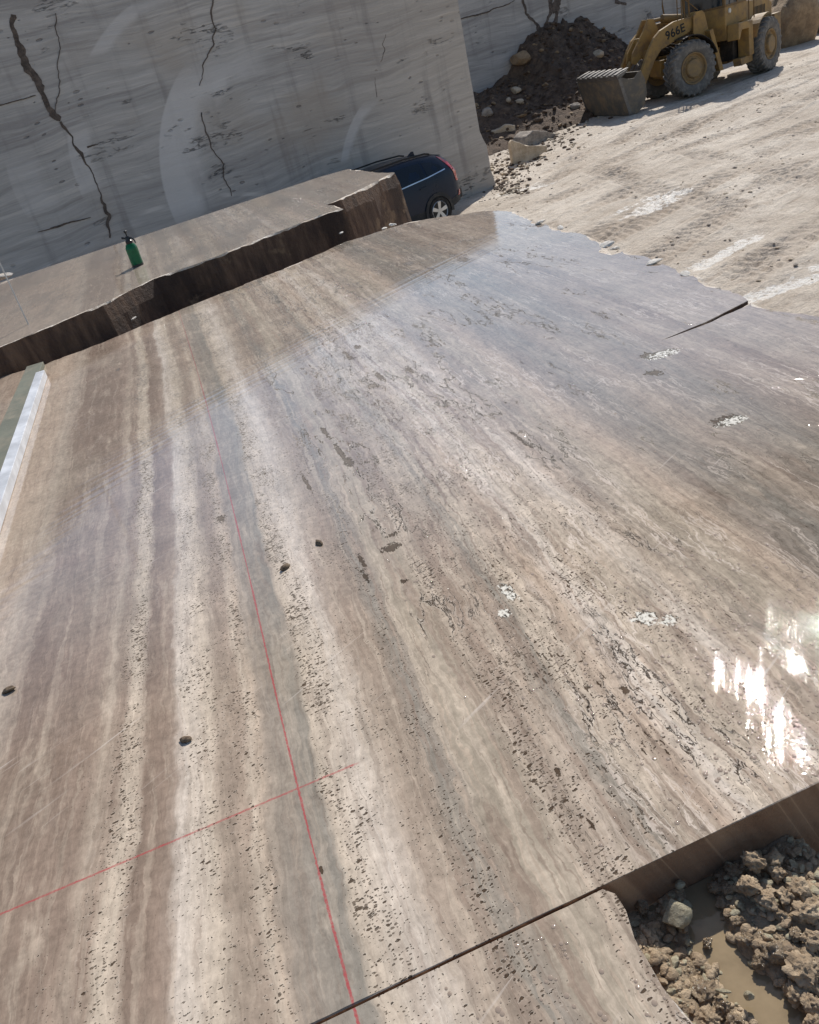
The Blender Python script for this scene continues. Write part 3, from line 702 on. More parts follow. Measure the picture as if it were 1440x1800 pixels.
ribbon('fissure', fr1, w1, [(372, -4), (372, 20), (382, 52), (380, 80), (362, 112), (354, 150)], [.06, .08, .05, .07, .06, .03], M['clay'], 14)
ribbon('fissure', fr1, w1, [(356, 196), (362, 230), (378, 262), (392, 300), (402, 345)], [.05, .07, .05, .06, .02], M['clay'], 19)
ribbon('fissure', fr1, w1, [(0, 186), (40, 176), (68, 167)], [.05, .05, .04], M['clay'], 24)
ribbon('fissure', fr1, w1, [(98, 26), (103, 45), (98, 95), (104, 150), (106, 205)], [.03, .04, .03, .04, .02], M['clay'], 29)
ribbon('fissure', fr1, w1, [(150, 262), (170, 258)], [.1, .03], M['clay'], 33)
ribbon('fissure', fr1, w1, [(62, 410), (110, 398), (160, 380)], [.04, .1, .03], M['clay'], 36)
ribbon('fissure', fr1, w1, [(680, 60), (672, 95), (660, 130), (662, 170)], [.03, .05, .04, .02], M['clay'], 41)

W2C = (14.5, 40.6, -2.6)
W2AZ = R(66)
w2, fr2 = wall('quarry_wall', (22.5, 43.4, -2.6), W2AZ, 30, [(0, 3.6), (8, 3.8), (14, 4.1), (30, 4.6)], 3.0, M['wall2'], 15)
tag(w2, 'further grey stone wall behind the dark spoil heap and the yellow loader', 'quarry wall')
ribbon('fissure', fr2, w2, [(917, -3), (924, 24), (942, 36), (950, 52), (958, 66)], [.22, .18, .2, .4, .3], M['clay'], 61)
ribbon('fissure', fr2, w2, [(966, -3), (966, 16), (960, 40), (957, 64)], [.5, .3, .2, .2], M['clay'], 65)
ribbon('fissure', fr2, w2, [(979, -3), (977, 22)], [.75, .7], M['clay'], 68)
ribbon('fissure', fr2, w2, [(975, 22), (973, 45), (974, 66)], [.3, .34, .36], M['clay'], 70)
ribbon('fissure', fr2, w2, [(808, 33), (850, 22), (880, 12), (905, 0)], [.1, .16, .1, .06], M['clay'], 72)
ribbon('fissure', fr2, w2, [(1085, 2), (1100, 6)], [.35, .2], M['clay'], 76)

# ------------------------------------------------------------------ rocks and earth
def rock(name, loc, size, seed, mat, rot=(0, 0, 0), planes=14, rough=.05, sub=4, ang=28, **k):
    o = link(name, rock_mesh(seed, size, planes, rough, sub), mat); smooth(o, ang); o.location = loc; o.rotation_euler = rot
    return tag(o, **k)
# spoil heap against the rear wall
c2, d2, n2_ = fr2
hx, hy = np.meshgrid(np.linspace(4, 22, 230), np.linspace(-.6, 9.0, 150))     # along the wall, out from it
prof_x = [4, 7, 8.4, 9.3, 10.2, 11.2, 12.4, 13.6, 14.6, 15.4, 16.2, 18, 20, 22]
prof_h = [0, 0.1, .7, 1.5, 2.3, 2.95, 3.05, 3.05, 2.7, 1.75, 1.6, 1.5, 1.3, .9]
# depth of the heap along the wall
dep = np.interp(hx, [4, 8, 11, 14, 17, 22], [1.6, 2.6, 3.6, 4.6, 5.0, 4.6])
hh = np.interp(hx, prof_x, prof_h)
q = np.clip(hy/dep, 0, 1.3)
hz = hh*(1-q**1.15)+.12
rough_ = .35*fbm(hx*.9, hy*.9, 111, 5, .55)+.28*np.abs(fbm(hx*2.2, hy*2.2, 113, 4, .6))
hz = hz + rough_*np.clip(hh*.5, .25, 1)*sst(1.12, .7, q) - .6*sst(1.0, 1.25, q)
BX = c2.x+hx*d2.x+hy*n2_.x; BY = c2.y+hx*d2.y+hy*n2_.y
HZ = floor_z(BX, BY)+hz
heap = grid_mesh('spoil_heap', BX, BY, HZ, M['heap']); tag(heap, 'dark heap of dug earth piled in shade against the further wall', 'earth heap')
def heap_at(px, py):
    """first point of the heap surface along the ray through a pixel (march)"""
    r = ray(px, py); best = None
    for t in np.linspace(.012, .036, 900):
        p = np.array([0, 0, CAM_H])+r*t
        v = Vector((p[0], p[1], 0))-Vector((c2.x, c2.y, 0)); a, b = v.dot(d2), v.dot(n2_)
        if 4 < a < 22 and -.6 < b < 9:
            i = min(149, max(0, int(round((b+.6)/9.6*149)))); j = min(229, max(0, int(round((a-4)/18*229))))
            if HZ[i, j] > p[2]: return Vector((p[0], p[1], float(HZ[i, j])))
        if p[2] < floor_z(p[0], p[1]): return Vector((p[0], p[1], float(floor_z(p[0], p[1]))))
    return Vector(p)
cl = []
rb = MB()
# loose rubble over the heap: nobody could count it
rk = [rock_mesh(200+i, (1, .8, .7), 10, .12, 2) for i in range(6)]
rk = [(np.array([v.co for v in m_.vertices]), [tuple(p.vertices) for p in m_.polygons]) for m_ in rk]
for i in range(2600):
    a = rng.uniform(7, 21.5); b = rng.uniform(.2, 8.6); dd = float(np.interp(a, [4, 8, 11, 14, 17, 22], [1.6, 2.6, 3.6, 4.6, 5.0, 4.6]))
    if b > dd*1.12: continue
    ii = int(round((b+.6)/9.6*149)); jj = int(round((a-4)/18*229)); ii = min(149, ii); jj = min(229, jj)
    s_ = .03+.11*rng.random()**4
    vs, fs = rk[i % 6]
    Mx = Matrix.Translation((BX[ii, jj], BY[ii, jj], HZ[ii, jj]+s_*.2)) @ Matrix.Rotation(rng.uniform(0, 6.3), 4, 'Z') @ Matrix.Rotation(rng.uniform(-.6, .6), 4, 'X') @ Matrix.Diagonal((s_*rng.uniform(.8, 1.6), s_, s_*rng.uniform(.6, 1), 1))
    rb.add([tuple(v) for v in vs], fs, 0 if rng.random() < .8 else 1, Mx)
ro_ = rb.build('rubble', [M['heap'], M['stone3']]); smooth(ro_, 30); tag(ro_, 'loose clods and stones littered over the dark heap', 'rubble', kind='stuff')
for (px, py, s_, mat, lab) in [(916, 107, .62, 'stone3', 'tan boulder half buried high on the left of the dark heap'),
                               (907, 162, .36, 'stone', 'pale white stone standing out on the middle of the dark heap'),
                               (913, 181, .26, 'stone', 'small pale stone below the white stone on the dark heap'),
                               (1011, 190, .34, 'stone2', 'rounded grey stone at the heap foot beside the loader bucket'),
                               (856, 115, .38, 'stone2', 'grey stone at the top left of the heap beside the wall corner'),
                               (1051, 99, .40, 'stone', 'pale stone on the right shoulder of the heap above the bucket'),
                               (856, 203, .42, 'stone2', 'dull grey stone low on the heap near the wall corner'),
                               (895, 178, .2, 'stone', 'tiny pale stone left of the others on the dark heap')]:
    p = heap_at(px, py)
    s_ *= .72
    rock('boulder' if s_ > .25 else 'stone', p+Vector((0, 0, s_*.15)), (s_, s_*.7, s_*.6), int(px), M[mat], (rng.uniform(-.3, .3), rng.uniform(-.3, .3), rng.uniform(0, 6)), label=lab, cat='rock', group='stones on the spoil heap', planes=8)
# the three cut offcuts in front of the heap
def offcut(name, px, py, prof, depth, rz, mat, seed, **k):
    p = at(px, py, -2.42); p[2] = gz(p[0], p[1])-.05
    bm = bmesh.new(); n = len(prof)
    F_ = [bm.verts.new((x, 0, z)) for x, z in prof]; B_ = [bm.verts.new((x*.92+.03, depth, z*.93)) for x, z in prof]
    bm.faces.new(F_); bm.faces.new(B_[::-1])
    for i in range(n): bm.faces.new((F_[(i+1) % n], F_[i], B_[i], B_[(i+1) % n]))
    bmesh.ops.recalc_face_normals(bm, faces=bm.faces)
    bmesh.ops.bevel(bm, geom=bm.edges[:], offset=.018, segments=1, affect='EDGES')
    bmesh.ops.triangulate(bm, faces=bm.faces)
    bmesh.ops.subdivide_edges(bm, edges=bm.edges[:], cuts=3, use_grid_fill=True)
    for v in bm.verts:
        o_ = mnoise.fractal(v.co*2.2+Vector((seed, 0, 0)), .9, 2.1, 5); q_ = mnoise.noise(v.co*8+Vector((0, seed, 0)))
        v.co += Vector((o_*.02, (o_+q_*.4)*.03, (.035*o_+.02*q_)*(1 if v.co.z > .3 else .3)))
    me = bpy.data.meshes.new(name); bm.to_mesh(me); bm.free()
    o = link(name, me, mat); smooth(o, 30); o.location = p; o.rotation_euler = (0, 0, rz)
    return tag(o, **k)
offcut('stone_offcut', 867, 262, [(0, 0), (.90, 0), (.92, .62), (.60, .70), (.30, .60), (.03, .60)], .75, R(-6), M['stone'], 3, label='squared pale stone offcut at the heap foot, nearest the wall corner', cat='rock', group='stone offcuts on the ground')
offcut('stone_offcut', 902, 289, [(0, 0), (.55, 0), (1.12, .22), (1.14, .34), (.5, .52), (.08, .76), (0, .70)], .55, R(-2), M['stone'], 8, label='wedge shaped pale stone offcut lying in front of the squared one', cat='rock', group='stone offcuts on the ground')
offcut('stone_offcut', 922, 262, [(0, 0), (1.35, .05), (1.30, .22), (.9, .40), (.45, .52), (.15, .40)], .9, R(18), M['stone2'], 13, label='flat weathered grey slab offcut right of the squared one', cat='rock', group='stone offcuts on the ground')
# earth clods at the foot of the heap and along its edge: stuff
rb = MB()
for i in range(900):
    t = rng.random()
    px = 862+ (1035-862)*t + rng.normal()*14; py = 318-108*t+rng.normal()*13
    if i % 4 == 0: px, py = rng.uniform(862, 930), rng.uniform(262, 335)
    p = at(px, py, -2.42); s_ = .018+.07*rng.random()**3
    vs, fs = rk[i % 6]
    Mx = Matrix.Translation((p[0], p[1], gz(p[0], p[1])+s_*.3)) @ Matrix.Rotation(rng.uniform(0, 6.3), 4, 'Z') @ Matrix.Diagonal((s_*1.3, s_, s_*.8, 1))
    rb.add([tuple(v) for v in vs], fs, 0 if rng.random() < .6 else 1, Mx)
ro_ = rb.build('gravel', [M['heap'], M['stone']]); smooth(ro_, 30); tag(ro_, 'scattered earth crumbs and chips along the heap foot', 'gravel', kind='stuff')
# background at the right, behind the loader's rear wheel
def place(px, py, z=-2.3):
    p = at(px, py, z); p[2] = gz(p[0], p[1]); return Vector(p)
b = place(1378, 58)
rock('boulder', Vector((21.3, 39.0, gz(21.3, 39)+.9)), (1.25, 1.2, 1.75), 31, M['stone3'], (0, 0, .6), 9, .06, label='large rusty brown boulder behind the loader rear wheel', cat='rock')
rock('boulder', Vector((24.6, 41.5, gz(24, 41)+.5)), (1.7, 1.3, 1.0), 36, M['stone2'], (.1, 0, .3), 8, .05, label='low pale stone block at the top right edge of the photo', cat='rock')
rock('boulder', Vector((27.5, 43.0, gz(27, 43)+.5)), (1.6, 1.3, 1.1), 37, M['stone2'], (.1, 0, 1.3), 8, .05, label='pale stone block further right beyond the low one', cat='rock')
# dark bush behind those blocks: stem and many small leaves
M['leaf'] = (lambda g: g.fin(Base_Color=g.mix(g.noise(g.obj(), 2.5, 4, .6), lin((38, 52, 36)), lin((74, 88, 58))), Roughness=.6))(G('dark leaves'))
M['bark'] = simple('grey bark', (92, 80, 68), .9)
def bush(loc, rad, hgt, n, seed, label):
    t = empty('bush', loc, label=label, cat='bush'); rg = np.random.default_rng(seed); f = MB(); s_ = MB()
    for k in range(7):
        a = rg.uniform(0, 6.3); s_.tube([(0, 0, -.2), (.3*rad*math.cos(a), .3*rad*math.sin(a), hgt*.4), (.6*rad*math.cos(a), .6*rad*math.sin(a), hgt*.75)], [.06, .04, .015], 6)
    cl_ = rg.normal(size=(26, 3)); cl_ = cl_/np.linalg.norm(cl_, axis=1)[:, None]*rg.uniform(.3, .95, (26, 1))
    for i in range(n):
        c_ = cl_[i % 26]; p = c_*[rad, rad, hgt*.5]+rg.normal(size=3)*[rad*.2, rad*.2, hgt*.1]+[0, 0, hgt*.52]
        if p[2] < .05: continue
        q_ = Vector(rg.normal(size=3)).to_track_quat('Z', 'Y').to_matrix().to_4x4(); z_ = rg.uniform(.05, .11)
        f.add([(-z_*.5, 0, 0), (0, -z_, z_*.2), (z_*.5, 0, 0), (0, z_, -z_*.2)], [(0, 1, 2, 3)], 0, Matrix.Translation(p) @ q_)
    f.build('foliage', M['leaf'], t); s_.build('stem', M['bark'], t)
bush((24.5, 45.0, gz(24.5, 45)), 2.6, 3.2, 5200, 5, 'dark green bush in shade beyond the pale blocks at top right')
bush((30.0, 47.0, gz(30, 47)), 2.8, 3.0, 4200, 6, 'second dark bush further right, beyond the first')

# ------------------------------------------------------------------ wheel loader
M['yellow'] = simple('worn yellow paint', (160, 126, 70), .6, 0, (112, 90, 66), .8, 1.6, .004)
M['yellow2'] = simple('dusty yellow paint', (148, 118, 72), .68, 0, (106, 88, 70), .9, 2.4, .004)
M['tyre'] = simple('dusty tyre rubber', (104, 100, 95), .85, 0, (150, 143, 134), .7, 3.5, .002)
M['hub'] = simple('dirty hub', (150, 124, 84), .75, 0, (112, 98, 84), .8, 4)
M['steel'] = simple('scraped bucket steel', (104, 98, 90), .6, .2, (142, 124, 100), .85, 1.8, .006)
M['dark'] = simple('oily dark metal', (42, 38, 35), .7, .1, (84, 72, 60), .6, 3, .01)
M['teeth'] = simple('worn steel teeth', (120, 116, 112), .42, .5, (80, 74, 68), .5, 6)
M['glass'] = simple('dark cab glass', (34, 46, 54), .07, 0, None, 0, 2)
M['black'] = simple('black lettering', (28, 26, 24), .6)
M['lamp'] = simple('lamp lens', (206, 204, 196), .25)
M['frame'] = simple('cab frame paint', (120, 92, 52), .6, 0, (86, 72, 56), .7, 2)
FO = Vector((13.086, 31.929, -2.234)); YA, YB = 3.322, 3.812
loader = empty('wheel_loader', FO, 0, label='yellow wheel loader with a steel bucket parked on the pale quarry floor', cat='wheel loader')
MF = Matrix.Rotation(YA, 4, 'Z')
hitch = MF @ Vector((-1.675, 0, 0)); MR = Matrix.Translation(hitch) @ Matrix.Rotation(YB, 4, 'Z')   # rear frame, origin at the hitch
RB_ = Matrix.Translation(Vector((0, 0, 0)))
def lp(mb, name, mat, Mx, bw=.012, sm_=None):
    o = mb.build(name, mat, loader); o.matrix_local = Mx
    if bw: bevel(o, bw)
    if sm_: smooth(o, sm_)
    return o
def tyre_mesh():
    mb = MB(); Rr, Wd = .87, .66
    prof = [(.46, -.20), (.50, -.27), (.58, -.315), (.70, -.33), (.79, -.315), (.825, -.27), (.835, -.15), (.835, .15), (.825, .27), (.79, .315), (.70, .33), (.58, .315), (.50, .27), (.46, .20)]
    mb.lathe(prof, 56, 'y')
    n = 24
    for i in range(n):
        for sgn in (-1, 1):
            # chevron lug from the middle of the tread out over the shoulder
            a0 = 2*math.pi*(i+(.5 if sgn > 0 else 0))/n
            sec = [(0.0, .02, .835, .885), (.5, .16, .835, .885), (.85, .27, .825, .878), (.95, .318, .78, .83), (.98, .335, .70, .74)]
            vs = []
            for (t, yy, r0, r1) in sec:
                ac = a0+.20*t; hw = .062
                for (rr, aa) in ((r0-.03, ac-hw), (r0-.03, ac+hw), (r1, ac+hw*.62), (r1, ac-hw*.62)):
                    vs.append((rr*math.cos(aa), sgn*yy, rr*math.sin(aa)))
            fs = []
            for k in range(len(sec)-1):
                for q_ in range(4): fs.append((k*4+q_, k*4+(q_+1) % 4, k*4+4+(q_+1) % 4, k*4+4+q_))
            fs += [(0, 1, 2, 3), tuple(len(vs)-4+j for j in range(4))]
            mb.add(vs, fs)
    return mb
def rim_mesh(out):
    mb = MB(); s_ = out
    mb.lathe([(.50, s_*.26), (.49, s_*.30), (.46, s_*.29), (.43, s_*.21), (.39, s_*.20), (.36, s_*.22), (.30, s_*.22), (.285, s_*.31), (.26, s_*.335), (.0, s_*.335)], 40, 'y')
    mb.lathe([(.47, -s_*.24), (.1, -s_*.1)], 30, 'y')
    for k in range(14):
        a = 2*math.pi*k/14; mb.lathe([(.0, s_*.245), (.022, s_*.245), (.022, s_*.21)], 6, 'y', (.325*math.cos(a), 0, .325*math.sin(a)))
    return mb
tm0 = rm0 = None
TY = 1.09
for nm, Mx in (('front', MF), ('rear', MR @ Matrix.Translation((-1.675, 0, 0)))):
    for sgn in (1, -1):
        w_ = empty('wheel', (0, 0, 0)); w_.parent = loader
        w_.matrix_local = Mx @ Matrix.Translation((0, sgn*TY, .87)) @ Matrix.Rotation(rng.uniform(0, 6), 4, 'Y') @ (Matrix.Identity(4) if sgn > 0 else Matrix.Rotation(math.pi, 4, 'Z'))
        if tm0 is None:
            a_ = tyre_mesh().build('tyre', M['tyre'], w_); smooth(a_, 32); b_ = rim_mesh(1).build('rim', M['hub'], w_); smooth(b_, 32); tm0, rm0 = a_.data, b_.data
        else:
            a_ = bpy.data.objects.new('tyre', tm0); COL.objects.link(a_); a_.parent = w_
            b_ = bpy.data.objects.new('rim', rm0); COL.objects.link(b_); b_.parent = w_
# front unit --------------------------------------------------
m_ = MB(); m_.box((-.55, 0, 1.0), (1.5, .9, .75)); m_.box((0, 0, .87), (.5, 1.7, .42)); m_.box((.35, 0, 1.05), (.6, .7, .5))
for sg in (1, -1):                                      # loader tower plates
    m_.prism([(-1.25, .95), (-.75, .95), (-.35, 1.9), (-.38, 2.42), (-.5, 2.52), (-.72, 2.52), (-.82, 2.4), (-.95, 1.8)], sg*.50, sg*.58)
    m_.prism([(-1.25, .95), (-.75, .95), (-.35, 1.9), (-.38, 2.42), (-.5, 2.52), (-.72, 2.52), (-.82, 2.4), (-.95, 1.8)], sg*.86, sg*.92)
    m_.box((-.98, sg*.75, 1.15), (.35, .5, .5))
lp(m_, 'front_frame', M['yellow'], MF)
for sg in (1, -1):
    m_ = MB(); m_.prism([(-.62, 2.16), (-.42, 2.42), (.3, 2.40), (.85, 2.24), (1.08, 2.08), (1.28, 1.82), (1.92, .72), (1.95, .5), (1.8, .42), (1.66, .55), (1.1, 1.42), (.85, 1.66), (.35, 1.80), (-.3, 1.98)], sg*.66, sg*.80)
    arm = lp(m_, 'lift_arm', M['yellow'], MF)
    for (x_, z_, r_) in ((-.55, 2.28, .13), (1.82, .56, .12)):
        m_ = MB(); m_.lathe([(0, sg*.60), (r_, sg*.60), (r_, sg*.84), (r_*.5, sg*.86), (0, sg*.86)], 20, 'y', (x_, 0, z_))
        o = m_.build('pivot_pin', M['dark'], arm); smooth(o, 40)
    if sg > 0:
        tc = bpy.data.curves.new('lettering', 'FONT'); tc.body = '966E'; tc.size = .36; tc.extrude = .003; tc.align_x = 'CENTER'; tc.align_y = 'CENTER'; tc.space_character = 1.08; tc.offset = .008
        to = bpy.data.objects.new('lettering_curve', tc); COL.objects.link(to); bpy.context.view_layer.update()
        me = bpy.data.meshes.new_from_object(to); bpy.data.objects.remove(to)
        tx = link('lettering', me, M['black'], arm)
        # reading direction runs towards the rear of the machine as seen from this side
        tx.matrix_local = Matrix.Translation((.28, sg*.808, 2.08)) @ Matrix(((-.985, .17, 0, 0), (0, 0, 1, 0), (.17, .985, 0, 0), (0, 0, 0, 1)))
m_ = MB(); m_.box((1.12, 0, 1.62), (.22, 1.34, .26)); lp(m_, 'cross_tube', M['yellow'], MF)
m_ = MB()
for sg in (1, -1): m_.prism([(.55, 2.28), (.70, 2.62), (.92, 2.66), (1.15, 2.3), (1.60, 1.75), (1.66, 1.45), (1.5, 1.38), (1.2, 1.6), (.8, 1.75)], sg*.13, sg*.22)
m_.box((1.1, 0, 2.0), (.4, .3, .3)); lp(m_, 'tilt_lever', M['yellow'], MF)
m_ = MB(); m_.tube([(-.75, 0, 2.36), (.25, 0, 2.55)], .13, 16); m_.tube([(.2, 0, 2.54), (.78, 0, 2.56)], .06, 12); o = lp(m_, 'tilt_cylinder', M['yellow2'], MF, 0); smooth(o, 40)
m_ = MB(); m_.tube([(1.58, 0, 1.48), (2.0, 0, .95)], .08, 10); o = lp(m_, 'tilt_link', M['yellow2'], MF, 0)
for sg in (1, -1):
    m_ = MB(); m_.tube([(-.5, sg*.36, 1.15), (.35, sg*.4, 1.6)], .1, 14); m_.tube([(.3, sg*.4, 1.57), (.9, sg*.42, 1.86)], .05, 12); o = lp(m_, 'lift_cylinder', M['dark'], MF, 0); smooth(o, 40)
    m_ = MB()                                           # mudguard over the front tyre
    arc = [(1.0*math.cos(a), .9+1.0*math.sin(a)) for a in np.linspace(R(70), R(165), 10)]; arc2 = [(.97*math.cos(a), .9+.97*math.sin(a)) for a in np.linspace(R(165), R(70), 10)]
    m_.prism(arc+arc2, sg*.80, sg*1.36); lp(m_, 'mudguard', M['dark'], MF)
    m_ = MB(); m_.prism([(-1.28, .55), (-1.12, .55), (-.78, 1.86), (-.92, 1.9)], sg*.92, sg*1.2); lp(m_, 'mudguard_bracket', M['yellow'], MF)
    m_ = MB(); m_.tube([(-.35, sg*.72, 2.3), (-.3, sg*.78, 2.9), (-.3, sg*.78, 3.25)], .03, 8); m_.box((-.24, sg*.78, 3.3), (.16, .26, .2)); lp(m_, 'lamp_post', M['frame'], MF, .006)
m_ = MB()                                               # hand rail and ladder frame by the tower
for xx, yy in ((.0, .55), (.0, .80), (-.18, .7)): m_.tube([(xx, yy, 2.4), (xx-.03, yy, 3.6)], .018, 6)
for zz_ in (2.75, 3.05, 3.35): m_.tube([(-.01, .55, zz_), (-.01, .80, zz_)], .014, 6)
m_.tube([(-.6, .85, 2.55), (.0, .80, 3.1)], .014, 6); lp(m_, 'hand_rail', M['frame'], MF, 0)
for k, (y0, y1) in enumerate(((.25, .30), (-.25, -.3), (.36, .42))):
    m_ = MB(); m_.tube([(-.95, y0, 1.45), (-.6, y0, 1.75+.06*k), (-.1, y1, 1.62), (.35, y1, 1.75), (.75, y1, 1.95)], .028, 8); o = lp(m_, 'hydraulic_hose', M['dark'], MF, 0); smooth(o, 50)
# bucket -------------------------------------------------------
bk = MB(); hw_ = 1.43
PR = [(2.62, .0), (2.93, 1.20), (2.96, 1.32), (2.92, 1.33), (2.58, .06), (2.35, .07), (2.1, .22), (1.97, .55), (2.0, .95), (2.12, 1.25), (2.08, 1.26), (1.95, .96), (1.92, .54), (2.06, .18), (2.33, .02)]
bk.prism(PR, -hw_, hw_)
bucket = lp(bk, 'bucket', M['steel'], MF, .01)
for sg in (1, -1):
    m_ = MB(); m_.prism([(2.62, .0), (2.93, 1.20), (2.92, 1.27), (2.6, 1.12), (2.35, 1.10), (2.16, 1.27), (2.08, 1.26), (1.95, .96), (1.92, .54), (2.06, .18), (2.33, .02)], sg*(hw_+.002), sg*(hw_+.035)); o = m_.build('side_plate', M['steel'], bucket); bevel(o, .008)
    m_ = MB(); m_.prism([(2.55, .02), (2.66, .0), (2.97, 1.2), (2.86, 1.22)], sg*(hw_+.035), sg*(hw_+.06)); o = m_.build('side_cutter', M['teeth'], bucket); bevel(o, .006)
m_ = MB(); m_.prism([(2.94, 1.16), (2.99, 1.30), (2.60, 1.42), (2.56, 1.37)], -hw_-.02, hw_+.02); o = m_.build('cutting_edge', M['teeth'], bucket); bevel(o, .006)
for k in range(8):
    yy = -hw_+.12+k*(2*hw_-.24)/7
    m_ = MB(); m_.prism([(2.98, 1.29), (3.0, 1.34), (2.72, 1.42), (2.5, 1.46), (2.48, 1.44), (2.62, 1.36)], yy-.075, yy+.075); o = m_.build('tooth', M['teeth'], bucket); bevel(o, .006)
for sg in (.72, -.72):
    m_ = MB(); m_.prism([(1.70, .40), (1.98, .25), (2.0, 1.0), (1.86, .8), (1.72, .68)], sg*.9-.05*np.sign(sg), sg*.9+.05*np.sign(sg)); o = m_.build('hinge_ear', M['steel'], bucket); bevel(o, .006)
# rear unit (origin at the hitch, x forward) ----------------------
m_ = MB(); m_.box((-.1, 0, .95), (.7, .5, .5)); m_.box((-.75, 0, 1.05), (.9, .8, .9)); m_.box((-1.9, 0, 1.05), (2.2, 1.05, .75)); m_.box((-1.675, 0, .87), (.5, 1.6, .42)); m_.box((-3.25, 0, 1.25), (.55, 1.9, .95)); lp(m_, 'rear_frame', M['yellow2'], MR, .02)
m_ = MB(); m_.prism([(-.15, 1.38), (.42, 1.40), (.50, 1.9), (.50, 2.42), (-1.12, 2.42), (-1.12, 1.86), (-.2, 1.80)], -.78, .78); cab0 = lp(m_, 'cab_base', M['yellow'], MR, .02)
cab = MB()
for (x_, y_) in ((.46, .74), (.46, -.74), (-.42, .76), (-.42, -.76), (-1.06, .76), (-1.06, -.76)): cab.box((x_, y_, 2.97), (.09, .09, 1.1))
cab.box((-.3, 0, 3.58), (1.75, 1.7, .14)); cab.box((-.3, .76, 2.45), (1.5, .08, .07)); cab.box((-.3, -.76, 2.45), (1.5, .08, .07)); cab.box((.46, 0, 2.45), (.08, 1.4, .07))
cabo = lp(cab, 'cab', M['frame'], MR, .012)
for (c_, d_) in (((.02, .765, 2.99), (.78, .02, 1.02)), ((-.74, .765, 2.99), (.54, .02, 1.02)), ((.02, -.765, 2.99), (.78, .02, 1.02)), ((-.74, -.765, 2.99), (.54, .02, 1.02)), ((.47, 0, 2.99), (.02, 1.36, 1.02)), ((-1.07, 0, 2.99), (.02, 1.36, 1.02))):
    m_ = MB(); m_.box(c_, d_); m_.build('window', M['glass'], cabo)
m_ = MB(); m_.box((-.35, 0, 2.62), (.5, .55, .18)); m_.box((-.62, 0, 2.98), (.14, .52, .62)); m_.tube([(.05, 0, 2.4), (-.02, 0, 2.85)], .03, 8); o = m_.build('seat', M['dark'], cabo); bevel(o, .03)
# fuel and step boxes along the near side, engine hood behind the cab
for sg in (1, -1):
    m_ = MB(); m_.prism([(-.62, 1.82), (.42, 1.86), (.46, 1.36), (.36, 1.34), (.20, 1.62), (-.32, 1.60), (-.34, .72), (-.70, .74)], sg*.80, sg*1.22); lp(m_, 'step_box', M['yellow'], MR, .02)
    m_ = MB(); m_.prism([(-.72, .52), (.12, .50), (.2, .74), (-.72, .74)], sg*.85, sg*1.15); lp(m_, 'step', M['yellow2'], MR, .01)
    m_ = MB()
    arc = [(-1.675+1.0*math.cos(a), .9+1.0*math.sin(a)) for a in np.linspace(R(20), R(95), 9)]; arc2 = [(-1.675+.97*math.cos(a), .9+.97*math.sin(a)) for a in np.linspace(R(95), R(20), 9)]
    m_.prism(arc+arc2, sg*.82, sg*1.30); lp(m_, 'rear_mudguard', M['yellow2'], MR)
    m_ = MB()
    for xx in (-.95, -.55): m_.tube([(xx, sg*1.12, 1.85), (xx, sg*1.12, 2.75)], .02, 6)
    m_.tube([(-.95, sg*1.12, 2.75), (-.55, sg*1.12, 2.75)], .02, 6); lp(m_, 'hand_rail', M['frame'], MR, 0)
    m_ = MB(); m_.box((-.35, sg*.5, 1.05), (.5, .5, .7)); lp(m_, 'drive_housing', M['dark'], MR, .03)
m_ = MB(); m_.prism([(-1.12, 1.5), (-1.12, 2.42), (-3.1, 2.28), (-3.5, 2.1), (-3.5, 1.5)], -.62, .62); hood = lp(m_, 'engine_hood', M['yellow'], MR, .03)
for sg in (1, -1):
    m_ = MB()
    for k in range(9): m_.box((-2.0-k*.11, sg*.625, 1.92), (.05, .012, .4))
    m_.build('grille', M['dark'], hood)
m_ = MB(); m_.tube([(-1.7, .25, 2.3), (-1.7, .25, 3.2)], .07, 14); m_.tube([(-1.7, .25, 2.4), (-1.7, .25, 2.9)], .11, 14); o = m_.build('exhaust', M['dark'], hood); smooth(o, 40)
m_ = MB(); m_.lathe([(0, .0), (.14, .0), (.16, .3), (.2, .32), (.2, .42), (0, .44)], 18, 'z', (-1.75, -.25, 2.36)); o = m_.build('air_cleaner', M['dark'], hood); smooth(o, 40)
m_ = MB(); m_.lathe([(0, .82), (.075, .82), (.085, .76), (.0, .74)], 16, 'y', (.2, 0, 2.28)); o = lp(m_, 'work_lamp', M['lamp'], MR, 0)

# ------------------------------------------------------------------ dark blue car
M['carblue'] = simple('dark blue car paint', (15, 32, 52), .3, 0, (26, 40, 60), .2, 1.5, 0, 0, .35)
M['clad'] = simple('grey lower cladding', (44, 45, 47), .75, 0, (96, 90, 82), .6, 3)
M['rubber'] = simple('tyre rubber', (32, 31, 31), .85, 0, (78, 72, 66), .5, 5)
M['alloy'] = simple('silver alloy', (196, 198, 200), .32, .75)
M['chrome'] = simple('chrome strip', (216, 218, 222), .18, 1.0)
M['red'] = simple('red lamp plastic', (178, 24, 30), .18, 0, None, 0, 3, 0, 1.0)
M['cglass'] = simple('tinted car glass', (16, 24, 32), .05)
KS = .955
CARY = R(208)
cw = Vector(at(775, 393, -2.45))
carm = Matrix.Rotation(CARY, 4, 'Z')
car_o = cw - carm @ Vector((-1.387*KS, .86*KS, 0))
car = empty('parked_car', (car_o.x, car_o.y, gz(car_o.x, car_o.y)-.02), CARY, label='dark blue five door car parked by the shaded wall, seen from its rear side', cat='car')
CZ = [2.28, 2.1, 1.6, 1.15, .75, .2, -.3, -.8, -1.3, -1.75, -2.05, -2.22, -2.30]
bot = [.42, .30, .26, .25, .25, .25, .25, .25, .25, .27, .32, .40, .50]
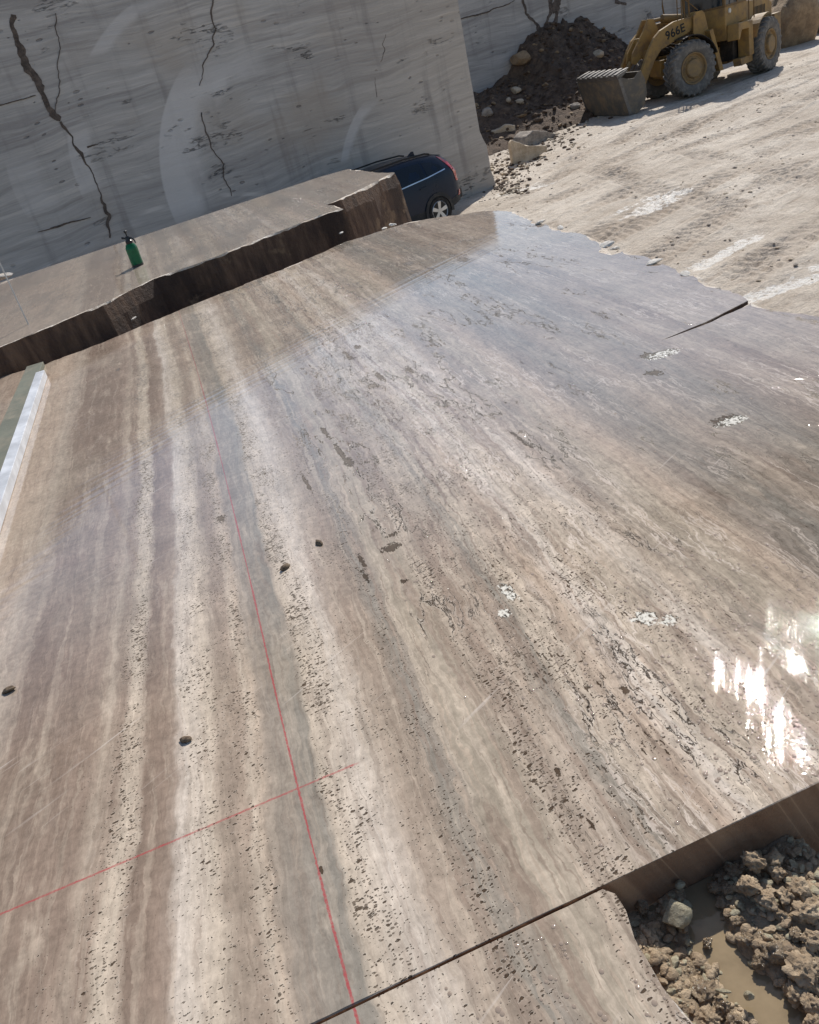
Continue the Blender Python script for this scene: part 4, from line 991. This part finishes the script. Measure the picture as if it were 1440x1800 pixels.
belt = [.78, .92, .99, 1.03, 1.06, 1.10, 1.13, 1.16, 1.20, 1.23, 1.22, 1.16, .98]
roof = [.80, .95, 1.03, 1.10, 1.36, 1.60, 1.665, 1.68, 1.665, 1.62, 1.50, 1.24, 1.0]
hwid = [.62, .80, .90, .925, .935, .94, .945, .945, .94, .92, .88, .80, .70]
rwid = [.55, .70, .80, .82, .70, .66, .655, .65, .64, .62, .63, .70, .66]
def side_y(x, z):
    i = np.interp(x, CZ[::-1], range(len(CZ)))[()] if False else None
    f_ = lambda arr: float(np.interp(-x, [-c for c in CZ], arr))
    b0, b1, r1, h, rw = f_(bot), f_(belt), f_(roof), f_(hwid), f_(rwid)
    if z <= b1:
        t = (z-b0)/max(b1-b0, .01); return h*(.93+.07*math.sin(math.pi*min(1, max(0, .15+.7*t))))
    t = min(1, (z-b1)/max(r1-b1, .01)); return h*.965+(rw-h*.965)*t**1.35
xs_ = np.linspace(2.30, -2.32, 60)
body = MB(); secs = []
for x in xs_:
    f_ = lambda arr: float(np.interp(-x, [-c for c in CZ], arr))
    b0, b1, r1 = f_(bot), f_(belt), f_(roof)
    zs_ = [b0+.0]+list(np.linspace(b0+.06, b1, 6))+list(np.linspace(b1, r1, 7))[1:]
    half = [(side_y(x, b0)*.85, b0)]+[(side_y(x, z), z) for z in zs_[1:]]
    rw = half[-1][0]
    half += [(rw*.93, r1+.03), (rw*.6, r1+.055), (0, r1+.065)]
    secs.append([(x, y, z) for y, z in half]+[(x, -y, z) for y, z in half[::-1][1:]])
n = len(secs[0]); vs = [p for s_ in secs for p in s_]; fs = []
for i in range(len(secs)-1):
    for k in range(n-1): fs.append((i*n+k, i*n+k+1, (i+1)*n+k+1, (i+1)*n+k))
    fs.append((i*n+n-1, i*n, (i+1)*n, (i+1)*n+n-1))
fs += [tuple(range(n)), tuple(range((len(secs)-1)*n, len(secs)*n))]
SC = Matrix.Scale(KS, 4)
def cp(mb, name, mat, parent=None, sm_=35, bw=0):
    mb.v = [tuple(SC @ Vector(p)) for p in mb.v]
    o = mb.build(name, mat, parent or car)
    if bw: bevel(o, bw)
    if sm_: smooth(o, sm_)
    return o
body.add(vs, fs); bodyo = cp(body, 'body', M['carblue'], None, 40)
def sidepanel(name, prof, mat, proud, parent=None, thick=.02, seg=.08):
    """a panel lying on the car's flank, following its curve; both flanks are separate parts"""
    for sg in (1, -1):
        bm = bmesh.new(); F_ = bm.faces.new([bm.verts.new((x, 0, z)) for x, z in prof])
        bmesh.ops.triangulate(bm, faces=[F_])
        for k in range(3):
            bmesh.ops.subdivide_edges(bm, edges=[e_ for e_ in bm.edges if e_.calc_length() > seg], cuts=1)
        bmesh.ops.triangulate(bm, faces=bm.faces)
        for v in bm.verts: v.co.y = sg*(side_y(v.co.x, v.co.z)+proud)
        ext = bmesh.ops.extrude_face_region(bm, geom=bm.faces[:])
        for v in [g_ for g_ in ext['geom'] if isinstance(g_, bmesh.types.BMVert)]: v.co.y -= sg*thick
        bmesh.ops.recalc_face_normals(bm, faces=bm.faces); bmesh.ops.transform(bm, matrix=SC, verts=bm.verts)
        me = bpy.data.meshes.new(name); bm.to_mesh(me); bm.free()
        o = link(name, me, mat, parent or car); smooth(o, 35)
sidepanel('side_window', [(.78, 1.10), (.62, 1.20), (.15, 1.50), (-.05, 1.55), (-.36, 1.59), (-.36, 1.16)], M['cglass'], .004)
sidepanel('side_window', [(-.42, 1.165), (-.42, 1.59), (-.9, 1.595), (-1.18, 1.575), (-1.18, 1.225)], M['cglass'], .004)
sidepanel('side_window', [(-1.24, 1.235), (-1.24, 1.57), (-1.50, 1.53), (-1.74, 1.40), (-1.80, 1.29)], M['cglass'], .004)
sidepanel('window_trim', [(.8, 1.075), (-1.2, 1.205), (-1.84, 1.27), (-1.84, 1.295), (-1.2, 1.23), (.8, 1.10)], M['chrome'], .012)
sidepanel('sill_cladding', [(2.0, .27), (2.0, .45), (.95, .47), (-.92, .47), (-1.84, .52), (-2.2, .62), (-2.24, .42), (-1.0, .26), (.9, .25)], M['clad'], .006)
sidepanel('tail_light', [(-1.80, 1.60), (-1.90, 1.56), (-2.06, 1.40), (-2.20, 1.20), (-2.27, 1.02), (-2.24, .90), (-2.13, .92), (-2.12, 1.10), (-2.04, 1.24), (-1.93, 1.42)], M['red'], .012)
sidepanel('reflector', [(-2.12, .55), (-2.27, .58), (-2.26, .68), (-2.18, .68)], M['red'], .02)
sidepanel('door_handle', [(-.92, 1.0), (-1.15, 1.015), (-1.15, 1.045), (-.92, 1.03)], M['carblue'], .03)
sidepanel('door_handle', [(.2, .94), (-.03, .955), (-.03, .985), (.2, .97)], M['carblue'], .03)
sidepanel('headlight', [(2.2, .70), (1.75, .86), (1.72, .96), (2.12, .86)], M['lamp'], .01)
def arch(cx0, sg):
    m_ = MB(); a1 = [(cx0+.45*math.cos(a), .36+.45*math.sin(a)) for a in np.linspace(R(-12), R(192), 22)]; a2 = [(cx0+.365*math.cos(a), .36+.365*math.sin(a)) for a in np.linspace(R(192), R(-12), 22)]
    y_ = side_y(cx0, .6)
    m_.prism(a1+a2, sg*(y_-.02), sg*(y_+.035)); cp(m_, 'arch_cladding', M['clad'], None, 35)
    m_ = MB(); m_.lathe([(0, sg*(y_+.004)), (.385, sg*(y_+.004)), (.385, sg*(y_-.2)), (0, sg*(y_-.2))], 30, 'y', (cx0, 0, .36)); cp(m_, 'wheel_well', M['black'], None, 35)
    w_ = empty('wheel', (0, 0, 0)); w_.parent = car; w_.location = (cx0*KS, sg*(y_-.08)*KS, .36*KS); w_.rotation_euler = (0, rng.uniform(0, 1), 0)
    t_ = MB(); t_.lathe([(.245, sg*.09), (.27, sg*.115), (.32, sg*.115), (.352, sg*.085), (.36, 0), (.352, sg*-.085), (.32, sg*-.11), (.245, sg*-.1)], 40, 'y'); cp(t_, 'tyre', M['rubber'], w_)
    r_ = MB(); r_.lathe([(.25, sg*.10), (.238, sg*.11), (.225, sg*.09), (.22, sg*-.05)], 36, 'y'); r_.lathe([(0, sg*.09), (.055, sg*.09), (.065, sg*.05)], 18, 'y')
    for k in range(5):
        a = 2*math.pi*k/5; ca, sa = math.cos(a), math.sin(a)
        vs = []
        for (rr, hw2, yy) in ((.04, .035, .085), (.23, .05, .10)):
            for s2 in (-1, 1):
                for dy_ in (0, -.03): vs.append((rr*ca-s2*hw2*sa, sg*(yy+dy_), rr*sa+s2*hw2*ca))
        r_.add(vs, [(0, 2, 6, 4), (1, 5, 7, 3), (0, 4, 5, 1), (2, 3, 7, 6), (4, 6, 7, 5), (0, 1, 3, 2)])
    cp(r_, 'rim', M['alloy'], w_)
    d_ = MB(); d_.lathe([(0, sg*.03), (.2, sg*.03), (.2, sg*.02), (0, sg*.02)], 24, 'y'); cp(d_, 'brake_disc', M['dark'], w_)
for cx0 in (1.387, -1.387):
    for sg in (1, -1): arch(cx0, sg)
for sg in (1, -1):
    m_ = MB(); m_.tube([(.35, sg*.60, 1.70), (.2, sg*.60, 1.745), (-.8, sg*.595, 1.765), (-1.5, sg*.58, 1.735), (-1.65, sg*.575, 1.69)], .02, 8); cp(m_, 'roof_rail', M['black'])
m_ = MB(); m_.prism([(-1.35, 1.715), (-1.58, 1.70), (-1.57, 1.80), (-1.52, 1.81)], -.03, .03); cp(m_, 'antenna_fin', M['carblue'], None, 35, .008)
m_ = MB(); m_.prism([(-1.68, 1.68), (-1.98, 1.60), (-2.0, 1.575), (-1.7, 1.63)], -.58, .58); cp(m_, 'roof_spoiler', M['carblue'], None, 35, .008)
for sg in (1, -1):
    m_ = MB(); m_.box((.72, sg*1.03, 1.12), (.12, .2, .14)); cp(m_, 'mirror', M['carblue'], None, 35, .03)
m_ = MB(); m_.prism([(-1.86, 1.55), (-2.13, 1.26), (-2.12, 1.24), (-1.84, 1.53)], -.56, .56); cp(m_, 'rear_window', M['cglass'], None, 35)
m_ = MB(); m_.prism([(-2.2, .42), (-2.36, .46), (-2.37, .68), (-2.27, .76), (-2.2, .7)], -.72, .72); cp(m_, 'rear_bumper', M['clad'], None, 35, .03)

# ------------------------------------------------------------------ green pump bottle on the far block
M['green'] = (lambda g: g.fin(Base_Color=lin((18, 112, 72)), Roughness=.22, Transmission_Weight=.45, IOR=1.4, Subsurface_Weight=0.0))(G('green translucent plastic'))
M['pump'] = simple('black pump plastic', (24, 25, 30), .32)
bp = at(243, 467, ZF)
bottle = empty('spray_bottle', bp, R(-20), label='green plastic pump spray bottle with a black head on the far block', cat='spray bottle')
m_ = MB(); m_.lathe([(0, .004), (.048, .004), (.056, .010), (.058, .03), (.058, .165), (.055, .185), (.045, .208), (.030, .225), (.024, .232), (0, .232)], 36, 'z'); o = m_.build('tank', M['green'], bottle); smooth(o, 50)
m_ = MB(); m_.lathe([(0, 0), (.0585, 0), (.0588, .012), (.0582, .020), (.0565, .020), (0, .018)], 36, 'z'); o = m_.build('base', M['pump'], bottle); smooth(o, 40)
m_ = MB(); m_.lathe([(.031, .214), (.034, .218), (.034, .246), (.026, .252), (.022, .275), (.018, .29), (0, .29)], 28, 'z'); head = m_.build('pump_head', M['pump'], bottle); smooth(head, 40)
m_ = MB(); m_.tube([(0, 0, .285), (0, 0, .325)], .007, 10); m_.lathe([(0, .322), (.012, .322), (.016, .328), (.016, .338), (.010, .344), (0, .344)], 18, 'z', (0, 0, 0)); o = m_.build('plunger', M['pump'], head); smooth(o, 40)
m_ = MB(); m_.tube([(.0, 0, .268), (-.045, -.004, .280)], [.011, .009], 10); m_.tube([(-.043, -.004, .279), (-.058, -.005, .283)], .012, 12); o = m_.build('nozzle', M['pump'], head); smooth(o, 40)
m_ = MB(); m_.tube([(.012, .0, .275), (.045, .0, .268), (.062, .0, .245), (.068, .0, .215)], [.009, .008, .007, .006], 8); o = m_.build('trigger', M['pump'], head); smooth(o, 40)
# thin white stake standing on the far block at the left edge
M['white'] = simple('dull white paint', (206, 204, 198), .6)
sp = at(50, 570, ZF)
m_ = MB(); m_.tube([(0, 0, 0), (0, 0, 2.2)], .006, 8); o = m_.build('marker_rod', M['white']); o.location = sp; tag(o, 'thin white rod standing upright on the far block at the left', 'rod')
p = at(3, 490, ZF)
rock('stone_chip', Vector(p)+Vector((0, 0, .02)), (.14, .05, .035), 71, M['broken'], (0, 0, .3), 9, .05, label='pale flat stone chip on the far block edge at far left', cat='rock')

# ------------------------------------------------------------------ bars lying along the left of the near block
M['alu'] = simple('brushed aluminium', (218, 220, 223), .45, .2, (186, 188, 190), .5, 7)
M['grn'] = simple('grey green coated steel', (112, 114, 100), .62, .1, (142, 134, 116), .7, 3, .003)
def bar(name, a, b, w_, h, z0, mat, wallt, **k):
    """hollow rectangular tube from a to b (stone frame), open at its ends"""
    A_, B_ = w3(*a, z0), w3(*b, z0); L = (B_-A_).length; x = (B_-A_).normalized(); y = Vector((-x.y, x.x, 0))
    m_ = MB(); o_ = [(-w_/2, 0), (w_/2, 0), (w_/2, h), (-w_/2, h)]; i_ = [(-w_/2+wallt, wallt), (w_/2-wallt, wallt), (w_/2-wallt, h-wallt), (-w_/2+wallt, h-wallt)]
    vs = [(X_, p[0], p[1]) for X_ in (0, L) for p in o_+i_]; fs = []
    for q_ in range(4):
        r_ = (q_+1) % 4
        fs += [(q_, r_, r_+8, q_+8), (q_+4, q_+12, r_+12, r_+4), (q_, q_+4, r_+4, r_), (q_+8, r_+8, r_+12, q_+12)]
    m_.add(vs, fs); o = m_.build(name, mat); bevel(o, .002)
    o.matrix_world = Matrix(((x.x, y.x, 0, A_.x), (x.y, y.y, 0, A_.y), (0, 0, 1, A_.z), (0, 0, 0, 1)))
    return tag(o, **k)
bar('straightedge', (-1.13, 3.2), (-1.082, 6.32), .062, .055, .002, M['alu'], .003, label='bright aluminium straightedge lying on the near block at the left edge', cat='straightedge')
bar('steel_channel', (-1.262, 3.2), (-1.158, 6.70), .125, .034, .002, M['grn'], .006, label='grey green hollow steel bar beside the aluminium straightedge', cat='steel bar')

# ------------------------------------------------------------------ bits lying on the near block
PB = [((17, 1215), .017, 'dark mottled pebble at the left edge of the near block'), ((502, 999), .016, 'dark pebble lower left of the pair right of the red line'), ((561, 956), .015, 'dark pebble upper right of the pair right of the red line'),
      ((327, 1302), .014, 'dark chip lying on the cream band left of the red line')]
for (q_, s_, lab) in PB:
    u_, v_ = us(*q_)
    rock('pebble', w3(u_, v_, s_*.35), (s_*1.4, s_*.8, s_*.6), int(q_[0])+5, clay('pebble brown %d' % q_[0], (70, 54, 42), (140, 120, 96), 60, .003), (.2, .1, rng.uniform(0, 6)), 7, .10, 3, label=lab, cat='pebble')
CHL = ['white chip at the broken notch of the block\'s right edge', 'second white chip just right of the broken notch on the right edge', 'white chip on the right edge, below the broken notch', 'white chip on the right edge, halfway between notch and crack', 'larger white chip on the far edge in front of the car',
       'smaller white chip beside the larger one in front of the car', 'small white chip on the trench edge below the bottle', 'white chip near the far right corner of the near block', 'white chip on the trench edge below the notch of the far block', 'white chip on the right edge, just past the far corner', 'white chip at the far left end of the trench edge']
CH = [((1066, 432), .05), ((1082, 438), .04), ((1150, 462), .045), ((1205, 482), .035), ((690, 396), .05), ((676, 402), .035), ((236, 560), .025), ((950, 392), .05), ((600, 410), .03), ((985, 401), .03), ((14, 653), .04)]
for i, (q_, s_) in enumerate(CH):
    u_, v_ = us(*q_)
    rock('stone_chip', w3(u_, v_, s_*.12), (s_*1.2, s_*.8, s_*.3), 300+i, M['chip'], (rng.uniform(-.3, .3), rng.uniform(-.3, .3), rng.uniform(0, 6)), 7, .2, 3, label=CHL[i], cat='rock', group='white chips along the block edge')

# ------------------------------------------------------------------ the muddy pit in front of the near block
def pit_z(u, s):
    z = -.118+.022*fbm(u*9, s*9, 401, 5, .6)+.010*fbm(u*40, s*40, 402, 4, .6)
    z = z+.035*np.exp(-(((u-.66)/.08)**2+((s-.80)/.14)**2))+.03*np.exp(-(((u-.40)/.035)**2+((s-.80)/.14)**2))
    chan = cap(u, s, (.575, .94), (.530, .83), .045); chan2 = cap(u, s, (.530, .83), (.545, .62), .042); chan3 = cap(u, s, (.545, .62), (.62, .3), .05)
    c = np.minimum(np.minimum(chan, chan2), chan3)
    z = z-.036*sst(1.15, .3, c)
    z = z-.36*sst(.80, .97, u+(s-.9)*.35)+.05*sst(.80, 1.1, u)*fbm(u*6, s*6, 405, 4)
    return z
PU, PS = np.meshgrid(np.arange(.30, 2.6, .0085), np.arange(-.5, .9495, .0085))
PZ = pit_z(PU, PS)
pit = grid_mesh('mud', PU, PS, PZ, M['mud']); pit.rotation_euler = (0, 0, STONE_ROT); tag(pit, 'wet brown mud in the pit', 'mud', kind='structure')
M['water'] = (lambda g: g.fin(Base_Color=g.mix(g.sm(g.noise(g.obj(), 6, 5, .6), .35, .65), lin((128, 112, 88)), lin((150, 132, 104))), Roughness=.06, IOR=1.33, Normal=g.bump(g.noise(g.obj(), 16, 3, .5), .002)))(G('milky puddle water'))
m_ = MB(); m_.add([(.36, -.4, -.126), (.86, -.4, -.126), (.80, .9445, -.126), (.44, .9445, -.126)], [(0, 1, 2, 3)])
pd_ = m_.build('puddle_water', M['water']); pd_.rotation_euler = (0, 0, STONE_ROT); tag(pd_, 'milky brown puddle water', 'puddle', kind='structure')
def pit_at(cx_, cy_, zz_=-.1):
    u_, v_ = us(1060+cx_/3.79, 1440+cy_/3.79, zz_); return u_, v_
M['prock'] = clay('pale wet pit rock', (150, 138, 112), (204, 194, 164), 26, .008, .55)
M['wetclod'] = mud_mat('glossy wet mud', 1.0)
CL = [(970, 430, 92, 'clod', .02), (1000, 250, 85, 'clod', .03), (1130, 230, 75, 'clod', .02), (1160, 320, 65, 'clod', .01), (1300, 450, 80, 'clod', 0), (1090, 530, 72, 'clod', .01), (1210, 490, 62, 'clod', .01), (1190, 640, 48, 'wetclod', 0), (1340, 620, 88, 'clod', 0),
      (1280, 750, 52, 'wetclod', 0), (1390, 800, 74, 'clod', 0), (1160, 870, 98, 'wetclod', 0), (1050, 900, 52, 'wetclod', 0), (1330, 1000, 112, 'clod', 0), (1290, 1120, 80, 'clod', 0), (1400, 1190, 74, 'clod', 0), (740, 400, 52, 'wetclod', 0), (880, 320, 52, 'wetclod', 0),
      (250, 530, 62, 'wetclod', 0), (830, 450, 46, 'wetclod', 0), (660, 1130, 90, 'wetclod', -.01), (780, 1200, 70, 'wetclod', -.01), (700, 1290, 80, 'clod', -.01), (880, 1300, 64, 'wetclod', -.01), (1420, 1330, 80, 'clod', 0), (560, 760, 24, 'prock', 0), (690, 765, 40, 'wetclod', -.005), (905, 640, 48, 'wetclod', 0), (960, 760, 44, 'wetclod', 0)]
CLAB = ['big rounded dark clod on the left flank of the mud heap, right of the puddle', 'crumbly clod at the very top of the mud heap, against the block face', 'clod at the top right of the mud heap, under the block edge', 'clod just below the topmost pair on the mud heap',
        'clod at the right end of the mud heap, near the photo edge', 'clod in the middle of the mud heap, below the big rounded one', 'clod between the middle one and the right end of the mud heap', 'small wet clod low in the middle of the mud heap',
        'large clod on the right photo edge, halfway down the mud heap', 'small wet clod left of the clods on the right photo edge, mid pit', 'grey brown clod on the right photo edge, below the large one', 'large glossy wet clod on the right bank of the puddle',
        'smaller glossy clod touching the right edge of the puddle', 'largest clod of the pit, lower right beside the puddle bend', 'clod just under the largest clod, lower right of the pit', 'clod on the right photo edge, below the largest clod',
        'small wet clod at the puddle head, below the block face', 'wet clod on the upper left of the mud heap', 'tawny clod in the corner between the block face and the cut off piece', 'small wet clod between the puddle head and the big rounded clod',
        'large wet clod on the left bank of the puddle, beside the cut off piece', 'wet clod on the left bank, right beside the large wet one', 'clod at the bottom of the photo on the left bank of the puddle', 'wet clod at the bottom of the photo, touching the puddle', 'clod in the bottom right corner of the photo',
        'tiny pale lump in front of the angular rock by the puddle', 'wet clod jutting into the puddle in front of the angular rock', 'wet clod on the right bank, upper part of the puddle', 'wet clod on the right bank, middle of the puddle']
for i, (a, b, r_, mt, dz) in enumerate(CL):
    u_, v_ = pit_at(a, b, -.085+dz); s_ = r_/3.79/940
    zz_ = float(pit_z(np.array(u_), np.array(v_))); zz_ = max(zz_, -.115)+dz
    rock('mud_clod', w3(u_, v_, zz_+s_*.35), (s_*1.1, s_*.9, s_*.8), 500+i, M[mt], (rng.uniform(-.4, .4), rng.uniform(-.4, .4), rng.uniform(0, 6)), 22, .40, 4, 75, label=CLAB[i], cat='mud clod', group='mud clods in the pit')
u_, v_ = pit_at(470, 600, -.085)
rock('pit_rock', w3(u_, v_-.008, -.088), (.034, .028, .026), 614, M['prock'], (.25, .1, .5), 9, .05, 4, 24, label='pale angular rock beside the milky puddle in the pit', cat='rock')
u_, v_ = pit_at(508, 428, -.085); rock('pit_stone', w3(u_, v_, -.088), (.012, .010, .009), 615, M['prock'], (0, 0, 0), 9, .05, 3, 24, label='small cream stone behind the pale angular rock in the pit', cat='rock')
u_, v_ = pit_at(975, 1175, -.1); rock('pit_stone', w3(u_, v_, -.1), (.010, .009, .010), 616, M['prock'], (0, 0, 0), 9, .05, 3, 24, label='small cream stone at the puddle edge near the photo bottom', cat='rock')
u_, v_ = pit_at(795, 1150, -.1); rock('stone_splinter', w3(u_, v_, -.098), (.016, .004, .004), 617, M['prock'], (0, .1, STONE_ROT-.5), 8, .04, 3, 24, label='thin pale stone splinter lying on the mud in the pit', cat='rock')
rb = MB(); rk2 = []
for i in range(6):
    me = rock_mesh(700+i, (1, .85, .75), 11, .2, 2); rk2.append(([tuple(v.co) for v in me.vertices], [tuple(p.vertices) for p in me.polygons]))
for i in range(5200):
    u_, v_ = rng.uniform(.36, 1.1), rng.uniform(.45, .94)
    z_ = float(pit_z(np.array(u_), np.array(v_)))
    if z_ < -.128 and u_ < .66: continue
    s_ = .0018+.011*rng.random()**3.5
    vs, fs = rk2[i % 6]; rb.add(vs, fs, 0 if rng.random() < .7 else 1, Matrix.Translation((u_, v_, z_+s_*.3)) @ Matrix.Rotation(rng.uniform(0, 6.3), 4, 'Z') @ Matrix.Diagonal((s_*1.2, s_, s_*.8, 1)))
o = rb.build('mud_crumbs', [M['clod'], M['prock']]); smooth(o, 40); o.rotation_euler = (0, 0, STONE_ROT); tag(o, 'small mud crumbs and grit covering the pit', 'mud crumbs', kind='stuff')
# water drops splashed over the near block and the cut off piece
M['drop'] = (lambda g: g.fin(Base_Color=lin((150, 134, 120)), Roughness=.03, IOR=1.33))(G('water drop'))
db = MB()
for i in range(1250):
    if i < 870: u_, v_ = rng.normal(.98, .26), rng.normal(1.3, .28)
    elif i < 1110: u_, v_ = rng.uniform(.3, 2.4), rng.uniform(.97, 3.2)
    else: u_, v_ = rng.uniform(.02, .36), rng.uniform(.5, .92)
    if v_ < .96 and i < 1110: continue
    r_ = .0016+.0042*rng.random()**2; n_ = 10; vs = []; fs = []
    H_ = (1.0, .45), (.86, .75), (.6, .92), (.3, .985)
    ring = [(r_*1.0, 0), (r_*.9, r_*.035), (r_*.68, r_*.085), (r_*.36, r_*.125)]
    for rr, zz_ in ring:
        for k in range(n_): a = 2*math.pi*k/n_; vs.append((u_+rr*math.cos(a), v_+rr*math.sin(a)*1.1, .0004+zz_))
    vs.append((u_, v_, .0004+r_*.14))
    for q_ in range(3):
        for k in range(n_): fs.append((q_*n_+k, q_*n_+(k+1) % n_, (q_+1)*n_+(k+1) % n_, (q_+1)*n_+k))
    for k in range(n_): fs.append((3*n_+k, 3*n_+(k+1) % n_, 4*n_))
    db.add(vs, fs)
o = db.build('water_drops', M['drop']); smooth(o); o.rotation_euler = (0, 0, STONE_ROT); tag(o, 'splashed water drops glinting on the stone', 'water drops', kind='stuff')
